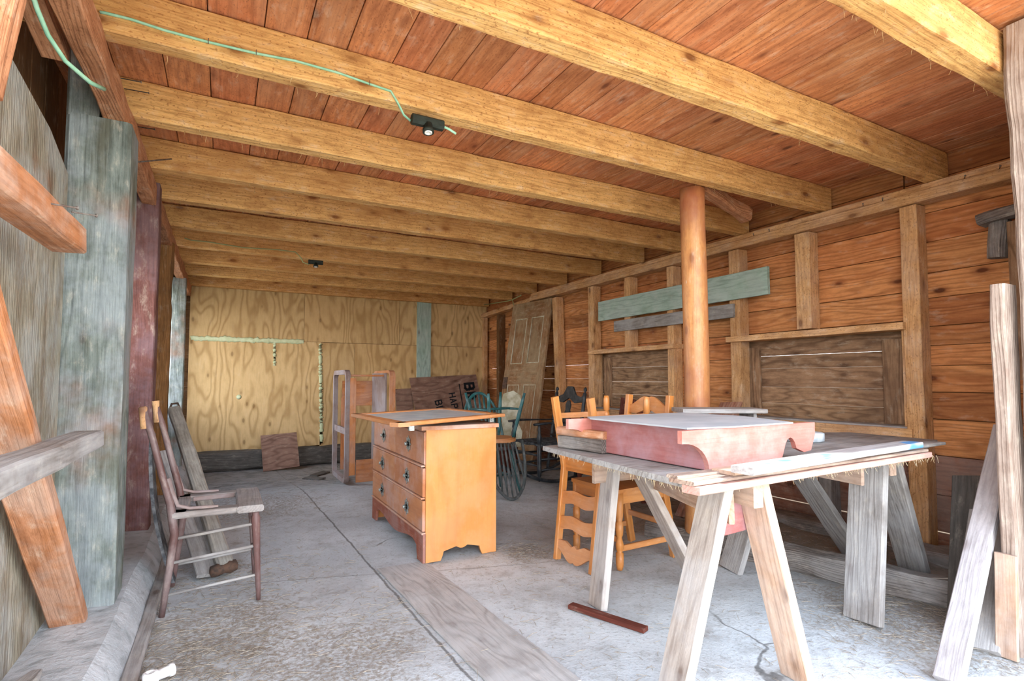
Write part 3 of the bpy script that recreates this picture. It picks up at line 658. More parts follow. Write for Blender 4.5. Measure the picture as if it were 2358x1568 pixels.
a = PY(910, 896, 8.4); b = PY(950, 894, 8.4)
leaf((a, b, V((b.x+.05, 8.30, -.1)), V((a.x+.05, 8.30, -.1))), .012, 'plywood_strip', 'ply_dark', 'narrow dark plywood strip leaning left of the lettered sign', 'plywood offcut', 0)

# =================================================================== OLD PANELLED DOOR
r_ = root('panel_door', (3.6, 6.6, -.05), 'old brown four panel door with flaking pale paint leaning in the far right corner', 'door')
br, bl, tr, tl = V((3.67, 6.20, -.03)), V((3.51, 7.05, -.04)), V((4.10, 6.38, 2.21)), V((3.93, 7.20, 2.25))
du = (br-bl).normalized(); dv = (tl-bl).normalized(); W_ = (br-bl).length; H_ = (tl-bl).length
dn_ = du.cross(dv)
def dpt(x, y, o=0): return bl + du*x + dv*y + dn_*o
def dbar(mb, x0, y0, x1, y1, w, th=.035, o=0, up=None): mb.plank(dpt(x0, y0, o), dpt(x1, y1, o), w, th, up=up or (du if abs(x1-x0) < 1e-6 else dv), ch=.002)
mb = MB(); sw = .12
dbar(mb, sw/2, 0, sw/2, H_, sw); dbar(mb, W_-sw/2, 0, W_-sw/2, H_, sw); dbar(mb, W_/2, .2, W_/2, H_-.1, .10, .033)
for (yy, hh) in ((H_-.13, .26), (H_*.56-.07, .34), (.13, .26)): dbar(mb, sw, yy, W_-sw, yy, hh, .034)
mb.build('frame', M['door'], r_)
for (y0, y1) in ((.25, H_*.56-.22), (H_*.56+.09, H_-.25)):
    for (x0, x1) in ((sw, W_/2-.05), (W_/2+.05, W_-sw)):
        mb = MB(); dbar(mb, (x0+x1)/2, y0, (x0+x1)/2, y1, x1-x0, .012); p_ = mb.build('door_panel', M['door'], r_)
        mb = MB()
        for xx in (x0+.006, x1-.006): dbar(mb, xx, y0, xx, y1, .012, .008, .014 if dn_.y < 0 else .014)
        for yy in (y0+.006, y1-.006): dbar(mb, x0, yy, x1, yy, .012, .008, .014)
        for xx in (x0+.006, x1-.006): dbar(mb, xx, y0, xx, y1, .012, .008, -.014)
        for yy in (y0+.006, y1-.006): dbar(mb, x0, yy, x1, yy, .012, .008, -.014)
        mb.build('moulding', M['paper'], p_)
for s_ in (1, -1):
    mb = MB(); dbar(mb, .06, H_*.44, .06, H_*.44+.17, .09, .02, s_*.025); mb.build('lock_box', M['rust'], r_)
mb = MB(); pts = [(0, 0), (.26, 0), (.28, .18), (.22, .30), (.27, .45), (.25, .62), (.16, .68), (.04, .64), (.0, .5), (.03, .3)]
mb.poly(pts, V((2.93, 5.75, .30)), (.86, -.5, 0), (.1, .14, 1), .006)
mb.build('x', M['paper']); bpy.data.objects['x'].name = 'torn_sheet'
o = bpy.data.objects['torn_sheet']; tag(o, 'torn cream coloured sheet standing in front of the old panelled door', 'torn sheet')
mb = MB(); mb.box((2.95, 5.76, -.03), (3.2, 5.9, .31), 2); one('storage_box', mb, M['dark_red'], 'dark red-brown box on the floor behind the upturned teal chair', 'box')

# =================================================================== STANDING ARMCHAIR FRAME
# a cushionless armchair stood on its arm side; near corner touches the floor at (1.153,5.826)
nc = PZ(793, 1116, -.01); lc = PZ(757, 1089, -.03)
ux = (lc-nc); ux.z = 0; dl = .40; ux.normalize(); uy = V((-ux.y, ux.x, 0)); 
if uy.x < 0: uy = -uy
r_ = root('armchair_frame', nc, 'cushionless wooden armchair frame standing on end behind the chest of drawers', 'armchair frame')
Hh = 1.22; Dp = .54; Wd = .78
def rr(w, h, r, n=5, ib=0):
    pts = []
    for (cx, cy, a0) in ((w-r, r, -90), (w-r, h-r, 0), (r, h-r, 90), (r, r, 180)):
        for i in range(n+1):
            a = R(a0+90*i/n); pts.append((cx+r*math.cos(a), cy+r*math.sin(a)))
    return pts
def loop(mb, org, ux, uz, n, w, h, r, band, depth):
    # rounded rectangular frame: outer band swept round
    pts = rr(w, h, r); c = V((w/2, h/2, 0)); fr = []; l = 0; prev = None
    for (x, y) in pts:
        inw = V((w/2-x, h/2-y)); 
        dx = 1 if x < band+1e-3 else (-1 if x > w-band-1e-3 else 0); dy = 1 if y < band+1e-3 else (-1 if y > h-band-1e-3 else 0)
        v = V((dx if x < r or x > w-r else 0, dy if y < r or y > h-r else 0, 0))
        cx = min(max(x, r), w-r); cy = min(max(y, r), h-r); v = V((cx-x, cy-y, 0)).normalized()
        p = org + ux*x + uz*y; ins = ux*v.x+uz*v.y
        if prev is not None: l += (p-prev).length
        prev = p; fr.append((p, ins, n, 1, l))
    mb.sweep([(0, 0), (band, 0), (band, depth), (0, depth)], fr, close=True, cap=False)
up_ = V((0, 0, 1)); dpx = (lc-nc).length
wL = .76
mb = MB(); loop(mb, nc, ux, up_, uy, wL, Hh, .10, .05, .05); mb.plank(nc+ux*.03+up_*.55+uy*.03, nc+ux*(wL-.03)+up_*.55+uy*.03, .07, .03)
mb.build('arm_frame', M['armchair_gray'], r_)
mb = MB(); far = nc+uy*.48
loop(mb, far, ux, up_, uy, wL, Hh, .09, .035, .06); mb.build('arm_frame', M['armchair'], r_)
mb = MB(); mb.plank(far+ux*(wL*.55)+up_*.03-uy*.015, far+ux*(wL*.55)+up_*(Hh-.03)-uy*.015, wL*.8, .02, up=ux, seg=2); mb.build('side_panel', M['armchair_gray'], r_)
mb = MB(); mb.plank(nc+uy*.12+up_*.13+ux*.012, nc+uy*.48+up_*.13+ux*.012, .24, .022); mb.build('front_rail', M['armchair'], r_)
mb = MB(); mb.plank(nc+uy*.075+up_*.09+ux*.012, nc+uy*.075+up_*(Hh-.09)+ux*.012, .07, .024, up=uy); mb.build('front_post', M['armchair'], r_)
mb = MB(); mb.plank(nc+uy*.09+up_*(Hh-.06)+ux*.20, nc+uy*.48+up_*(Hh-.06)+ux*.20, .05, .022, up=ux); mb.build('top_rail', M['armchair'], r_)
mb = MB(); mb.plank(nc+uy*.1+up_*.95+ux*(wL-.04), nc+uy*.48+up_*.95+ux*(wL-.04), .30, .022, up=up_); mb.plank(nc+uy*.12+up_*.05+ux*(wL-.04), nc+uy*.12+up_*.9+ux*(wL-.04), .06, .03, up=uy); mb.build('back_rail', M['armchair'], r_)

# =================================================================== CHEST OF DRAWERS
r_ = root('chest_of_drawers', (1.34, 3.75, 0), 'orange-brown chest of six drawers with its long drawer front turned left', 'chest of drawers', rot=Matrix.Rotation(R(0), 3, 'Z'))
X0, X1, Y0, Y1, ZT = 1.10, 1.575, 3.13, 4.36, .795
def bracket(L, h, foot, n=10, deep=.11):
    pts = [(0, 0), (foot*.75, 0)]
    pts += [(foot*.75+.02*math.sin(i/6*1.57), deep*.75*(i/6)) for i in range(1, 6)]
    pts += [(foot+.05, deep*.8)]
    for i in range(n+1):
        q = i/n; x = foot+.07+(L-2*foot-.14)*q; pts.append((x, deep*.8-.045*math.sin(q*math.pi)**2 if L > .8 else deep*.85-.014*math.sin(q*math.pi)))
    pts += [(L-foot-.05, deep*.8)]
    pts += [(L-foot*.75-.02*math.sin(i/6*1.57), deep*.75*(i/6)) for i in range(5, 0, -1)]
    pts += [(L-foot*.75, 0), (L, 0), (L, h), (0, h)]
    return pts
mb = MB(); mb.poly(bracket(X1-X0, ZT, .13, 8, .085), (X0, Y0+.02, 0), (1, 0, 0), (0, 0, 1), .02, ax=1); mb.build('side_panel', M['dresser_side'], r_)
mb = MB(); mb.poly(bracket(X1-X0, ZT, .13, 8, .085), (X0, Y1, 0), (1, 0, 0), (0, 0, 1), .02, ax=1); mb.build('side_panel', M['dresser_side'], r_)
mb = MB(); mb.box((X1-.012, Y0+.02, .06), (X1, Y1-.02, ZT), 1); mb.build('back_panel', M['ply_dark'], r_)
mb = MB(); mb.poly(bracket(Y1-Y0, .172, .14, 14, .13), (X0-.016, Y0, 0), (0, 1, 0), (0, 0, 1), .018, ax=0); mb.build('base_apron', M['dresser_base'], r_)
mb = MB(); mb.box((X0-.024, Y0+.002, .168), (X1-.02, Y1-.002, .18), 1)
for z in (.38, .575): mb.box((X0-.024, Y0+.02, z-.005), (X1-.02, Y1-.02, z+.005), 1)
mb.box((X0+.004, Y0+.02, ZT-.02), (X1-.02, Y1-.02, ZT), 1); mb.build('divider', M['dresser_top'], r_)
for row, (z0, z1) in enumerate(((.18, .372), (.386, .567), (.581, .785))):
    for c_, (ya_, yb_) in enumerate(((Y0+.01, (Y0+Y1)/2-.003), ((Y0+Y1)/2+.003, Y1-.01))):
        mb = MB(); sk = .018 if row < 2 else .01
        mb.box((X0-sk, ya_, z0+.005), (X0+.004, yb_, z1-.004), 1, ch=.004); mb.box((X0+.004, ya_+.03, z0+.02), (X0+.36, yb_-.03, z1-.03), 0)
        dr = mb.build('drawer', M['drawer'], r_)
        yc, zc = (ya_+yb_)/2, (z0+z1)/2
        mb = MB(); xk = X0-sk
        for k in range(8):
            a = k*math.pi/4; d = V((0, math.cos(a), math.sin(a)))
            mb.poly([(0, -.008), (.03, -.014), (.054, 0), (.03, .014), (0, .008)], V((xk-.003, yc, zc)), d, V((-1, 0, 0)).cross(d), .003)
        kb = mb.build('rosette', M['pewter'], dr)
        mb = MB(); mb.lathe((xk, yc, zc), (xk-.03, yc, zc), [(0, .006), (.5, .005), (.65, .012), (.85, .013), (1, .006)], 10); mb.build('knob', M['pewter'], dr)
mb = MB(); tp = PZ(939, 982, .82)
mb.poly([(X1+.012, Y0-.015), (X1+.012, Y1+.01), (X0+.03, Y1+.01), (X0+.03, 3.62), (X0-.03, 3.56), (X0-.035, 3.5), (X0-.035, Y0-.015)], (0, 0, ZT), (1, 0, 0), (0, 1, 0), .024, ax=1)
mb.build('top', M['dresser_top'], r_)
# mirror laid on top
mz = .865
cs4 = [PZ(816.6, 958, mz), PZ(917, 979, mz), PZ(1163, 956, mz), PZ(1022, 943, mz)]
cs4 = [cs4[1] + (cs4[0]-cs4[1]).normalized()*.92, cs4[1], cs4[2], cs4[3]]
cs4[3] = cs4[0]+(cs4[2]-cs4[1])*.97
mc = sum(cs4, V())/4
r_ = root('mirror', mc, 'wood framed mirror lying face up on the chest of drawers', 'mirror')
mb = MB(); fw = .065
for i in range(4):
    a, b = cs4[i], cs4[(i+1) % 4]; inn = (mc-(a+b)/2); inn.z = 0; d = (b-a).normalized(); inn = (inn-d*inn.dot(d)).normalized()
    mb.plank(a+inn*fw/2, b+inn*fw/2, fw, .022, up=inn, ch=.004)
mb.build('frame', M['orange_dust'], r_)
q4 = [c+(mc-c)*.07 for c in cs4]
mb = MB(); of = mb._off(); n = V((0, 0, .004)); pts = q4+[p+n for p in q4]
mb.add(pts, [p.copy() for p in pts], [[3, 2, 1, 0], [4, 5, 6, 7], [0, 1, 5, 4], [1, 2, 6, 5], [2, 3, 7, 6], [3, 0, 4, 7]]); mb.build('glass', M['mirror'], r_)
for (i, j, t_, dd) in ((1, 2, .12, (0, .05)), (1, 2, .88, (0, .05)), (0, 3, .3, (.06, 0)), (0, 3, .7, (.06, 0))):
    mb = MB(); p = cs4[i].lerp(cs4[j], t_)+V((dd[0], dd[1], -.009)); mb.plank(p, p+V((0, .0, -.032)), .03, .02, up=(1, 0, 0), ch=.001)
    mb.build('mounting_bracket', M['pewter'], r_)

# =================================================================== CHAIRS
def ladderback(name, label, mat, mat2, group):
    r_ = root(name, (0, 0, 0), label, 'chair', group)
    def P_(mb, nm, m): return mb.build(nm, m, r_, world=False)
    mb = MB(); mb.poly([(-.19, -.20), (.19, -.20), (.225, .21), (-.225, .21)], (0, 0, .44), (1, 0, 0), (0, 1, 0), .022); P_(mb, 'seat', mat)
    mb = MB(); z = .41
    mb.plank((-.19, -.19, z), (.19, -.19, z), .07, .02); mb.plank((-.21, .19, z), (.21, .19, z), .07, .02)
    mb.plank((-.19, -.19, z), (-.21, .19, z), .07, .02); mb.plank((.19, -.19, z), (.21, .19, z), .07, .02); P_(mb, 'apron', mat)
    prof = [(0, .016), (.05, .022), (.1, .023), (.22, .023), (.23, .014), (.27, .022), (.33, .024), (.42, .014), (.45, .02), (.52, .023), (.62, .023), (.63, .016), (.7, .022), (.8, .024), (1, .024)]
    for s_ in (-1, 1):
        mb = MB(); mb.lathe((s_*.205, .185, 0), (s_*.205, .185, .44), prof, 10); P_(mb, 'front_leg', mat)
        mb = MB(); mb.plank((s_*.19, -.275, 0), (s_*.19, -.195, .43), .034, .046, up=(1, 0, 0)); mb.plank((s_*.19, -.195, .43), (s_*.185, -.265, 1.0), .034, .042, up=(1, 0, 0)); P_(mb, 'rear_post', mat)
        mb = MB(); mb.plank((s_*.20, -.25, .12), (s_*.205, .18, .12), .034, .018); P_(mb, 'stretcher', mat2)
    for (y0, z0) in ((-.24, .20), (.185, .17)):
        mb = MB(); mb.plank((-.19, y0, z0), (.19, y0, z0), .034, .018); P_(mb, 'stretcher', mat2)
    for (z, h) in ((.62, .078), (.77, .078)):
        y = -.195-.07*(z-.43)/.57
        top = [(-.185+.37*i/20, h/2-.008*math.cos(i/20*3*math.pi+.2)) for i in range(21)]; bot = [(x, -h/2-.007*math.cos((x+.185)/.37*3*math.pi+.2)) for (x, _) in top[::-1]]
        mb = MB(); mb.poly(top+bot, (0, y+.008, z), (1, 0, 0), (0, -.12, 1), .016); P_(mb, 'back_slat', mat2)
    top = []
    for i in range(25):
        q = i/24; x = -.185+.37*q; a = abs(q-.5)*2
        top.append((x, .062*(1-sm(.15, .95, a)) - .010*(1-sm(0, .12, a))))
    mb = MB(); mb.poly(top+[(.185, -.05), (.10, -.055), (.03, -.03), (0, -.045), (-.03, -.03), (-.10, -.055), (-.185, -.05)], (0, -.252, .93), (1, 0, 0), (0, -.12, 1), .018); P_(mb, 'crest_rail', mat2)
    return r_
ca = ladderback('ladderback_chair', 'varnished orange ladder-back chair standing upright under the upturned one, behind the work table', M['orange'], M['orange_dust'], None)
ca.location = (2.235, 2.70, 0); ca.rotation_euler = (0, 0, R(92))
flip = Matrix.Rotation(R(-84), 3, 'Z') @ Matrix.Rotation(R(180), 3, 'Y')
cb = copy_tree(ca, (2.13, 2.705, .995), flip, 'varnished orange ladder-back chair turned upside down, its back hanging to the floor')
cb.scale = (.86, 1, 1)
cc = ladderback('brown_chair', 'dark brown wooden chair with arched crest, mostly hidden behind the orange chairs', M['dark_red'], M['dark_red'], None)
cc.location = (3.12, 3.95, 0); cc.rotation_euler = (0, 0, R(75)); cc.scale = (1, 1, .93)

def windsor(name, label, mat, mseat, mhoop):
    r_ = root(name, (0, 0, 0), label, 'chair')
    P_ = lambda mb, nm, m: mb.build(nm, m, r_, world=False)
    pts = [(.21*math.cos(a)*(1+.06*math.sin(a)), .205*math.sin(a)) for a in [i/28*2*math.pi for i in range(28)]]
    mb = MB(); mb.poly([(x*.93, y*.93) for x, y in pts], (0, 0, .425), (1, 0, 0), (0, 1, 0), .012); mb.poly(pts, (0, 0, .435), (1, 0, 0), (0, 1, 0), .026); P_(mb, 'seat', mseat)
    for sx in (-1, 1):
        for sy in (-1, 1):
            mb = MB(); mb.lathe((sx*.21, sy*.20, 0), (sx*.13, sy*.12, .43), [(0, .012), (.2, .016), (.5, .019), (.8, .016), (1, .013)], 10); P_(mb, 'leg', mat)
    for sx in (-1, 1):
        mb = MB(); mb.lathe((sx*.185, -.175, .155), (sx*.185, .175, .155), [(0, .008), (.5, .013), (1, .008)], 8); P_(mb, 'stretcher', mat)
    mb = MB(); mb.lathe((-.185, 0, .155), (.185, 0, .155), [(0, .008), (.5, .013), (1, .008)], 8); P_(mb, 'stretcher', mat)
    H = .51; hp = []
    for i in range(33):
        a = math.pi*i/32; x = .205*math.cos(a)*(1.05 if math.sin(a) < .8 else 1); z = H*math.sin(a)**.75
        hp.append((x, -.15-.02*abs(math.sin(a))-.13*z/H*1.0, .455+z))
    mb = MB(); mb.tube(hp, .015, 8); P_(mb, 'hoop', mhoop)
    for k in range(7):
        x0 = -.12+.04*k; x1 = x0*1.35; zt = H*(math.sqrt(max(0, 1-(x1/.212)**2)))**.75
        a = V((x0, -.155, .455)); b = V((x1, -.17-.13*zt/H, .455+zt))
        mb = MB(); mb.tube([a, a.lerp(b, .15), a.lerp(b, .45), a.lerp(b, .62), a.lerp(b, .75), b], [.008, .011, .012, .021, .012, .008], 6, flat=.5, up=(1, 0, 0)); P_(mb, 'spindle', mhoop)
    return r_
wa = windsor('windsor_chair', 'teal hoop-back chair standing upright behind the chest of drawers', M['teal'], M['chair_brown'], M['teal'])
wa.location = (2.36, 4.78, 0); wa.rotation_euler = (0, 0, R(182))
wb = windsor('windsor_chair', 'upside-down teal chair with dusty hoop back on the floor and legs in the air', M['teal'], M['orange_dust'], M['teal_gray'])
wb.location = (2.33, 4.66, .975); wb.rotation_euler = (Matrix.Rotation(R(8), 3, 'Z') @ Matrix.Rotation(R(180), 3, 'Y')).to_euler()

# black rush rocker, faces -x
r_ = root('rocking_chair', (3.2, 5.1, 0), 'black rocking chair with woven rush seat and turned arm posts beside the board wall', 'rocking chair')
def rk(mb, nm, m=None): return mb.build(nm, m or M['black'], r_)
FX, BX, NY, FY_ = 2.93, 3.40, 4.82, 5.38
for yy in (NY, FY_):
    mb = MB(); mb.tube([(FX-.16+.9*q, yy, .03+.14*(q-.45)**2*4*.9) for q in [i/12 for i in range(13)]], .017, 8, flat=1.4); rk(mb, 'rocker')
    mb = MB(); mb.lathe((FX, yy, .045), (FX, yy, .63), [(0, .012), (.08, .012), (.1, .022), (.2, .024), (.6, .024), (.62, .016), (.66, .016), (.7, .026), (.78, .028), (.86, .014), (.9, .02), (.95, .014), (1, .012)], 12); rk(mb, 'front_post')
    mb = MB(); mb.lathe((BX-.02, yy, .05), (BX+.13, yy, 1.02), [(0, .016), (.1, .02), (.88, .02), (.93, .02), (.935, .011), (.95, .011), (.965, .02), (.985, .018), (1, .006)], 12); rk(mb, 'back_post')
    mb = MB(); mb.tube([(FX-.06, yy, .635), (FX+.1, yy, .645), (FX+.3, yy, .64), (BX+.06, yy, .635)], [.028, .03, .02, .018], 10, flat=.45, up=(0, 1, 0)); rk(mb, 'arm')
    for z in (.16, .27): mb = MB(); mb.lathe((FX, yy, z), (BX, yy, z), [(0, .009), (.5, .012), (1, .009)], 8); rk(mb, 'stretcher')
for (x, z) in ((FX, .2), (FX, .31), (BX, .2)): mb = MB(); mb.lathe((x, NY, z), (x, FY_, z), [(0, .009), (.2, .012), (.5, .018), (.8, .012), (1, .009)], 8); rk(mb, 'stretcher')
mb = MB()
for i in range(17):
    q = i/16; mb.tube([(FX+.0+.46*q, NY-.01, .41), (FX+.0+.46*q, NY+.1, .425), (FX+.46*q, (NY+FY_)/2, .41), (FX+.46*q, FY_-.1, .425), (FX+.46*q, FY_+.01, .41)], .016, 6)
rk(mb, 'rush_seat', M['rush'])
top = []
for i in range(29):
    q = i/28; y = -.28+.56*q; a = abs(q-.5)*2; top.append((y, .05+.10*(1-sm(.15, .5, a))-.02*sm(.5, .8, a)+.03*sm(.8, 1, a)))
mb = MB(); mb.poly(top+[(.28, -.02), (.12, -.04), (0, .02), (-.12, -.04), (-.28, -.02)], (BX+.095, (NY+FY_)/2, .88), (0, 1, 0), (.155, 0, 1), .018); rk(mb, 'crest_rail')
mb = MB(); pr_ = [(0, -.30), (.045, -.28), (.03, -.2), (.07, -.1), (.07, -.02), (.04, .04), (.05, .1), (.02, .15)]
mb.poly(pr_+[(-a, b) for a, b in pr_[::-1]], (BX+.07, (NY+FY_)/2, .72), (0, 1, 0), (.155, 0, 1), .014); rk(mb, 'splat')
mb = MB(); mb.lathe((BX+.03, NY, .46), (BX+.03, FY_, .46), [(0, .012), (.5, .016), (1, .012)], 8); rk(mb, 'stretcher')

# ------------------------------------------------------------------ worn bentwood chair on the left
r_ = root('bentwood_chair', (0, 3.2, 0), 'worn brown chair with open seat and no backrest panel standing by the left curb', 'chair')
C_ = lambda mb, nm, m=None, lb=None: mb.build(nm, m or M['chair_brown'], r_, label=lb)
ny, fy2 = 3.02, 3.44; sz = .475
near = [PY(372, 1421, ny), PY(385, 1340, ny), PY(402, 1230, ny), PY(392, 1160, ny), PY(372, 1090, ny), PY(350, 1005, ny), PY(331, 945, ny)]
rad = [.013, .016, .019, .018, .016, .015, .014]
mb = MB(); mb.tube(near, rad, 10); C_(mb, 'stile')
mb = MB(); mb.tube([near[-1]+V((.004, 0, -.085)), near[-1]+V((-.001, 0, -.02)), near[-1]+V((-.004, 0, .012)), near[-1]+V((-.005, 0, .018))], [.0152, .0165, .018, .012], 10); C_(mb, 'stile_tip', M['stud'], 'pale bare wood tip')
far_ = [p+V((.0, fy2-ny, 0)) for p in near]; far_ = [p + V((.012, 0, .0)) for p in far_]
far_[0].z = near[0].z
mb = MB(); mb.tube(far_, rad, 10); C_(mb, 'stile')
mb = MB(); mb.tube([far_[-1]+V((.004, 0, -.085)), far_[-1]+V((-.002, 0, .0)), far_[-1]+V((-.005, 0, .03))], [.0152, .016, .018], 10); C_(mb, 'stile_tip', M['stud'], 'pale bare wood tip')
sx0 = PY(402, 1215, ny).x; sx1 = PY(604, 1180, ny).x
mb = MB()
s0, s1_ = sx0-.01, sx1+.0
yN, yF = ny-.015, fy2+.02
zs = sz-.03
ring_o = [(s0, yN), (s1_, yN-.03), (s1_+.012, (yN+yF)/2), (s1_, yF+.03), (s0, yF)]
# frame from planks with an open middle
mb.plank((s0, yN+.035, zs+.015), (s1_, yN+.02, zs+.015), .075, .03, up=(0, 1, 0), ch=.006); mb.plank((s0, yF-.035, zs+.015), (s1_, yF-.02, zs+.015), .075, .03, up=(0, 1, 0), ch=.006)
mb.plank((s1_-.055, yN-.018, zs+.016), (s1_-.055, yF+.018, zs+.016), .12, .034, up=(1, 0, 0), ch=.008); mb.plank((s0+.03, yN, zs+.015), (s0+.03, yF, zs+.015), .06, .03, up=(1, 0, 0), ch=.006)
C_(mb, 'seat', M['seat'])
mb = MB()
for (a, b) in (((s0+.07, yN+.075), (s1_-.12, yN+.062)), ((s0+.07, yF-.075), (s1_-.12, yF-.062))): mb.plank((a[0], a[1], zs+.014), (b[0], b[1], zs+.014), .012, .022, up=(0, 1, 0))
C_(mb, 'seat_edge', M['armchair_gray'])
for yy in (ny, fy2):
    fx = s1_-.02
    mb = MB(); mb.lathe((fx+.012, yy-.0, 0), (fx-.012, yy, zs), [(0, .010), (.15, .012), (.5, .016), (.8, .02), (.93, .022), (.95, .017), (1, .02)], 12); C_(mb, 'front_leg')
    for z, r in ((.36, .008), (.25, .008), (.105, .007)):
        zz = z + (.0 if yy == ny else .012); bx_ = PY(405-(.36-z)*80, 875+(1.1-z)*1232/2.6, ny).x
        mb = MB(); mb.tube([(near[1].x+.005 if z < .2 else near[2].x, yy, zz-.01), (fx-.002, yy, zz+.02)], [r, r], 8); C_(mb, 'rung', M['gray'])
    st = near[4].copy(); st.y = yy
    mb = MB(); e_ = near[3]; mb.tube([(e_.x-.01, yy, e_.z+.12), (e_.x+.005, yy, e_.z+.06), (e_.x+.03, yy-.0, sz+.03), (e_.x+.08, yy, sz+.012), (e_.x+.17, yy, sz+.010), (e_.x+.2, yy, sz+.010)], [.011, .010, .010, .009, .009, .006], 8, flat=.7); C_(mb, 'seat_brace', M['armchair_gray'])
for z in (.33, .17):
    mb = MB(); mb.lathe((s1_-.02, ny, z), (s1_-.02, fy2, z), [(0, .007), (.5, .009), (1, .007)], 8); C_(mb, 'rung', M['gray'])

# things leaning behind the chair
a = V((-.30, 4.55, .76)); b = PZ(520, 1308, .04)
mb = MB(); mb.plank(b, V((-.33, 5.05, .86)), .085, .07, up=(1, 0, 0), ch=.012, seg=14, rough=.006)
r_ = root('wagon_pole', b, 'weathered grey square pole with iron fittings leaning behind the worn chair', 'pole')
mb.build('shaft', M['pole'], r_)
mb = MB(); top = V((-.33, 5.05, .86)); mb.tube([top+V((-.01, 0, -.06)), top+V((-.035, 0, .0)), top+V((-.02, 0, .05)), top+V((.02, 0, .055)), top+V((.035, 0, .02)), top+V((.02, 0, -.05))], .009, 6); mb.build('iron_hook', M['rust'], r_)
mb = MB(); mb.lathe(b+V((-.08, -.02, -.005)), b+V((.06, .01, .01)), [(0, .01), (.05, .03), (.3, .034), (.5, .026), (.7, .036), (.95, .03), (1, .01)], 10); mb.build('iron_foot', M['rust'], r_)
mb = MB(); mb.plank(PZ(470, 1300, .03), V((-.345, 4.40, .60)), .06, .045, up=(1, 0, 0), ch=.01, seg=10, rough=.006)
one('leaning_plank', mb, M['gray'], 'thin split grey plank leaning left of the square pole behind the worn chair', 'plank')
mb = MB(); mb.plank(PZ(478, 1325, .018), V((-.16, 3.95, .24)), .11, .02, up=(1, .6, 0), ch=.004, seg=6, rough=.003)
one('paddle_board', mb, M['gray'], 'flat grey pointed board low on the floor behind the worn chair', 'board')
mb = MB(); fr = []; o_ = mb._off()
for i in range(16):
    q = i/15; p = PX(333, 1020, -.335).lerp(PZ(392, 1262, .05), q); p = V((-.33+.13*q**2.2, 3.55-.12*q, .80-.76*q)); fr.append((p, V((0, 1, 0)), V((1, 0, 0)), 1, q))
mb.sweep([(-.075, -.008), (.075, -.008), (.075, .008), (-.075, .008)], fr)
one('curved_stave', mb, M['curved'], 'dark curved stave leaning on the curb behind the worn chair', 'stave')

# =================================================================== WORK TABLE
TZ = .77
def horse(name, label, fl, fr_, bl_, br_, top_f, top_b, mats, wds):
    r_ = root(name, (top_f+top_b)/2*1.0 - V((0, 0, ((top_f+top_b)/2).z)), label, 'sawhorse')
    d = (top_b-top_f); d.z = 0; d.normalize(); s_ = V((d.y, -d.x, 0))
    mb = MB(); mb.plank(top_f-d*.08+V((0, 0, -.045)), top_b+d*.08+V((0, 0, -.045)), .09, .045, up=(0, 0, 1)); mb.build('beam', M['horse_tan'], r_)
    for (f, tp, sg, m, wdd) in ((fl, top_f, -1, mats[0], wds[0]), (fr_, top_f, 1, mats[1], wds[1]), (bl_, top_b, -1, mats[2], wds[2]), (br_, top_b, 1, mats[3], wds[3])):
        t_ = tp + s_*sg*.05 + V((-.07 if (tp is top_f and sg < 0 and f[0] < 2) else 0, 0, -.01)); mb = MB()
        mb.plank(V(f), t_, wdd, .038, up=d, ch=.003, seg=8, rough=.002); mb.build('leg', M[m], r_)
    return r_, d, s_
tf = V((1.70, 1.36, .735)); tb = V((1.80, 2.16, .735))
h1, d, s_ = horse('sawhorse', 'left sawhorse with splayed pale legs carrying the near end of the work table', PZ(1548, 1606, 0), PZ(1838, 1562, 0), (1.63, 2.14, 0), PZ(1606, 1345, 0), tf, tb, ['horse', 'horse_tan', 'horse', 'horse'], [.13, .13, .12, .11])
mb = MB(); mb.plank(tf+V((-.11, .06, -.145)), tf+V((.11, .06, -.135)), .15, .022); mb.build('end_brace', M['red_deep'], h1, label='reddish end brace')
mb = MB(); mb.plank(tb+V((-.16, .02, -.09)), tb+V((.14, .02, -.09)), .12, .022); mb.build('end_brace', M['horse_tan'], h1)
mb = MB(); mb.plank(tf+V((-.055, -.0, -.105)), PY(1494, 1108, 2.18)+V((0, 0, .03)), .11, .022); mb.build('side_rail', M['horse_tan'], h1)
tf2 = V((2.83, 1.48, .735)); tb2 = V((2.90, 2.08, .735))
h2, d, s_ = horse('sawhorse', 'right sawhorse with broad grey board legs carrying the far end of the work table', (2.60, 1.44, 0), (3.42, 1.60, 0), (2.62, 2.18, 0), (3.45, 1.93, 0), tf2, tb2, ['gray', 'gray', 'gray', 'gray'], [.17, .15, .15, .15])
mb = MB(); mb.plank(tf2+V((-.12, .0, -.09)), tb2+V((-.12, .04, -.08)), .10, .022); mb.build('side_rail', M['horse_tan'], h2)
# table top
tt = root('table_top', (2.3, 1.7, TZ-.02), 'large rough grey board top resting on the two sawhorses', 'table top')
mb = MB(); L_ = [PZ(1250, 1030, TZ), PZ(1570, 1107, TZ), PZ(2140, 1037, TZ), PZ(2040, 1020, TZ)]
L0 = PZ(1250, 1027, TZ)
mb.poly([(L0.x, L0.y), (1.335, 1.30), (2.95, 1.36), (3.48, 1.50), (3.50, 1.98), (2.6, 2.40)], (0, 0, TZ-.022), (1, 0, 0), (0, 1, 0), .022)
mb.build('board_top', M['gray'], tt)

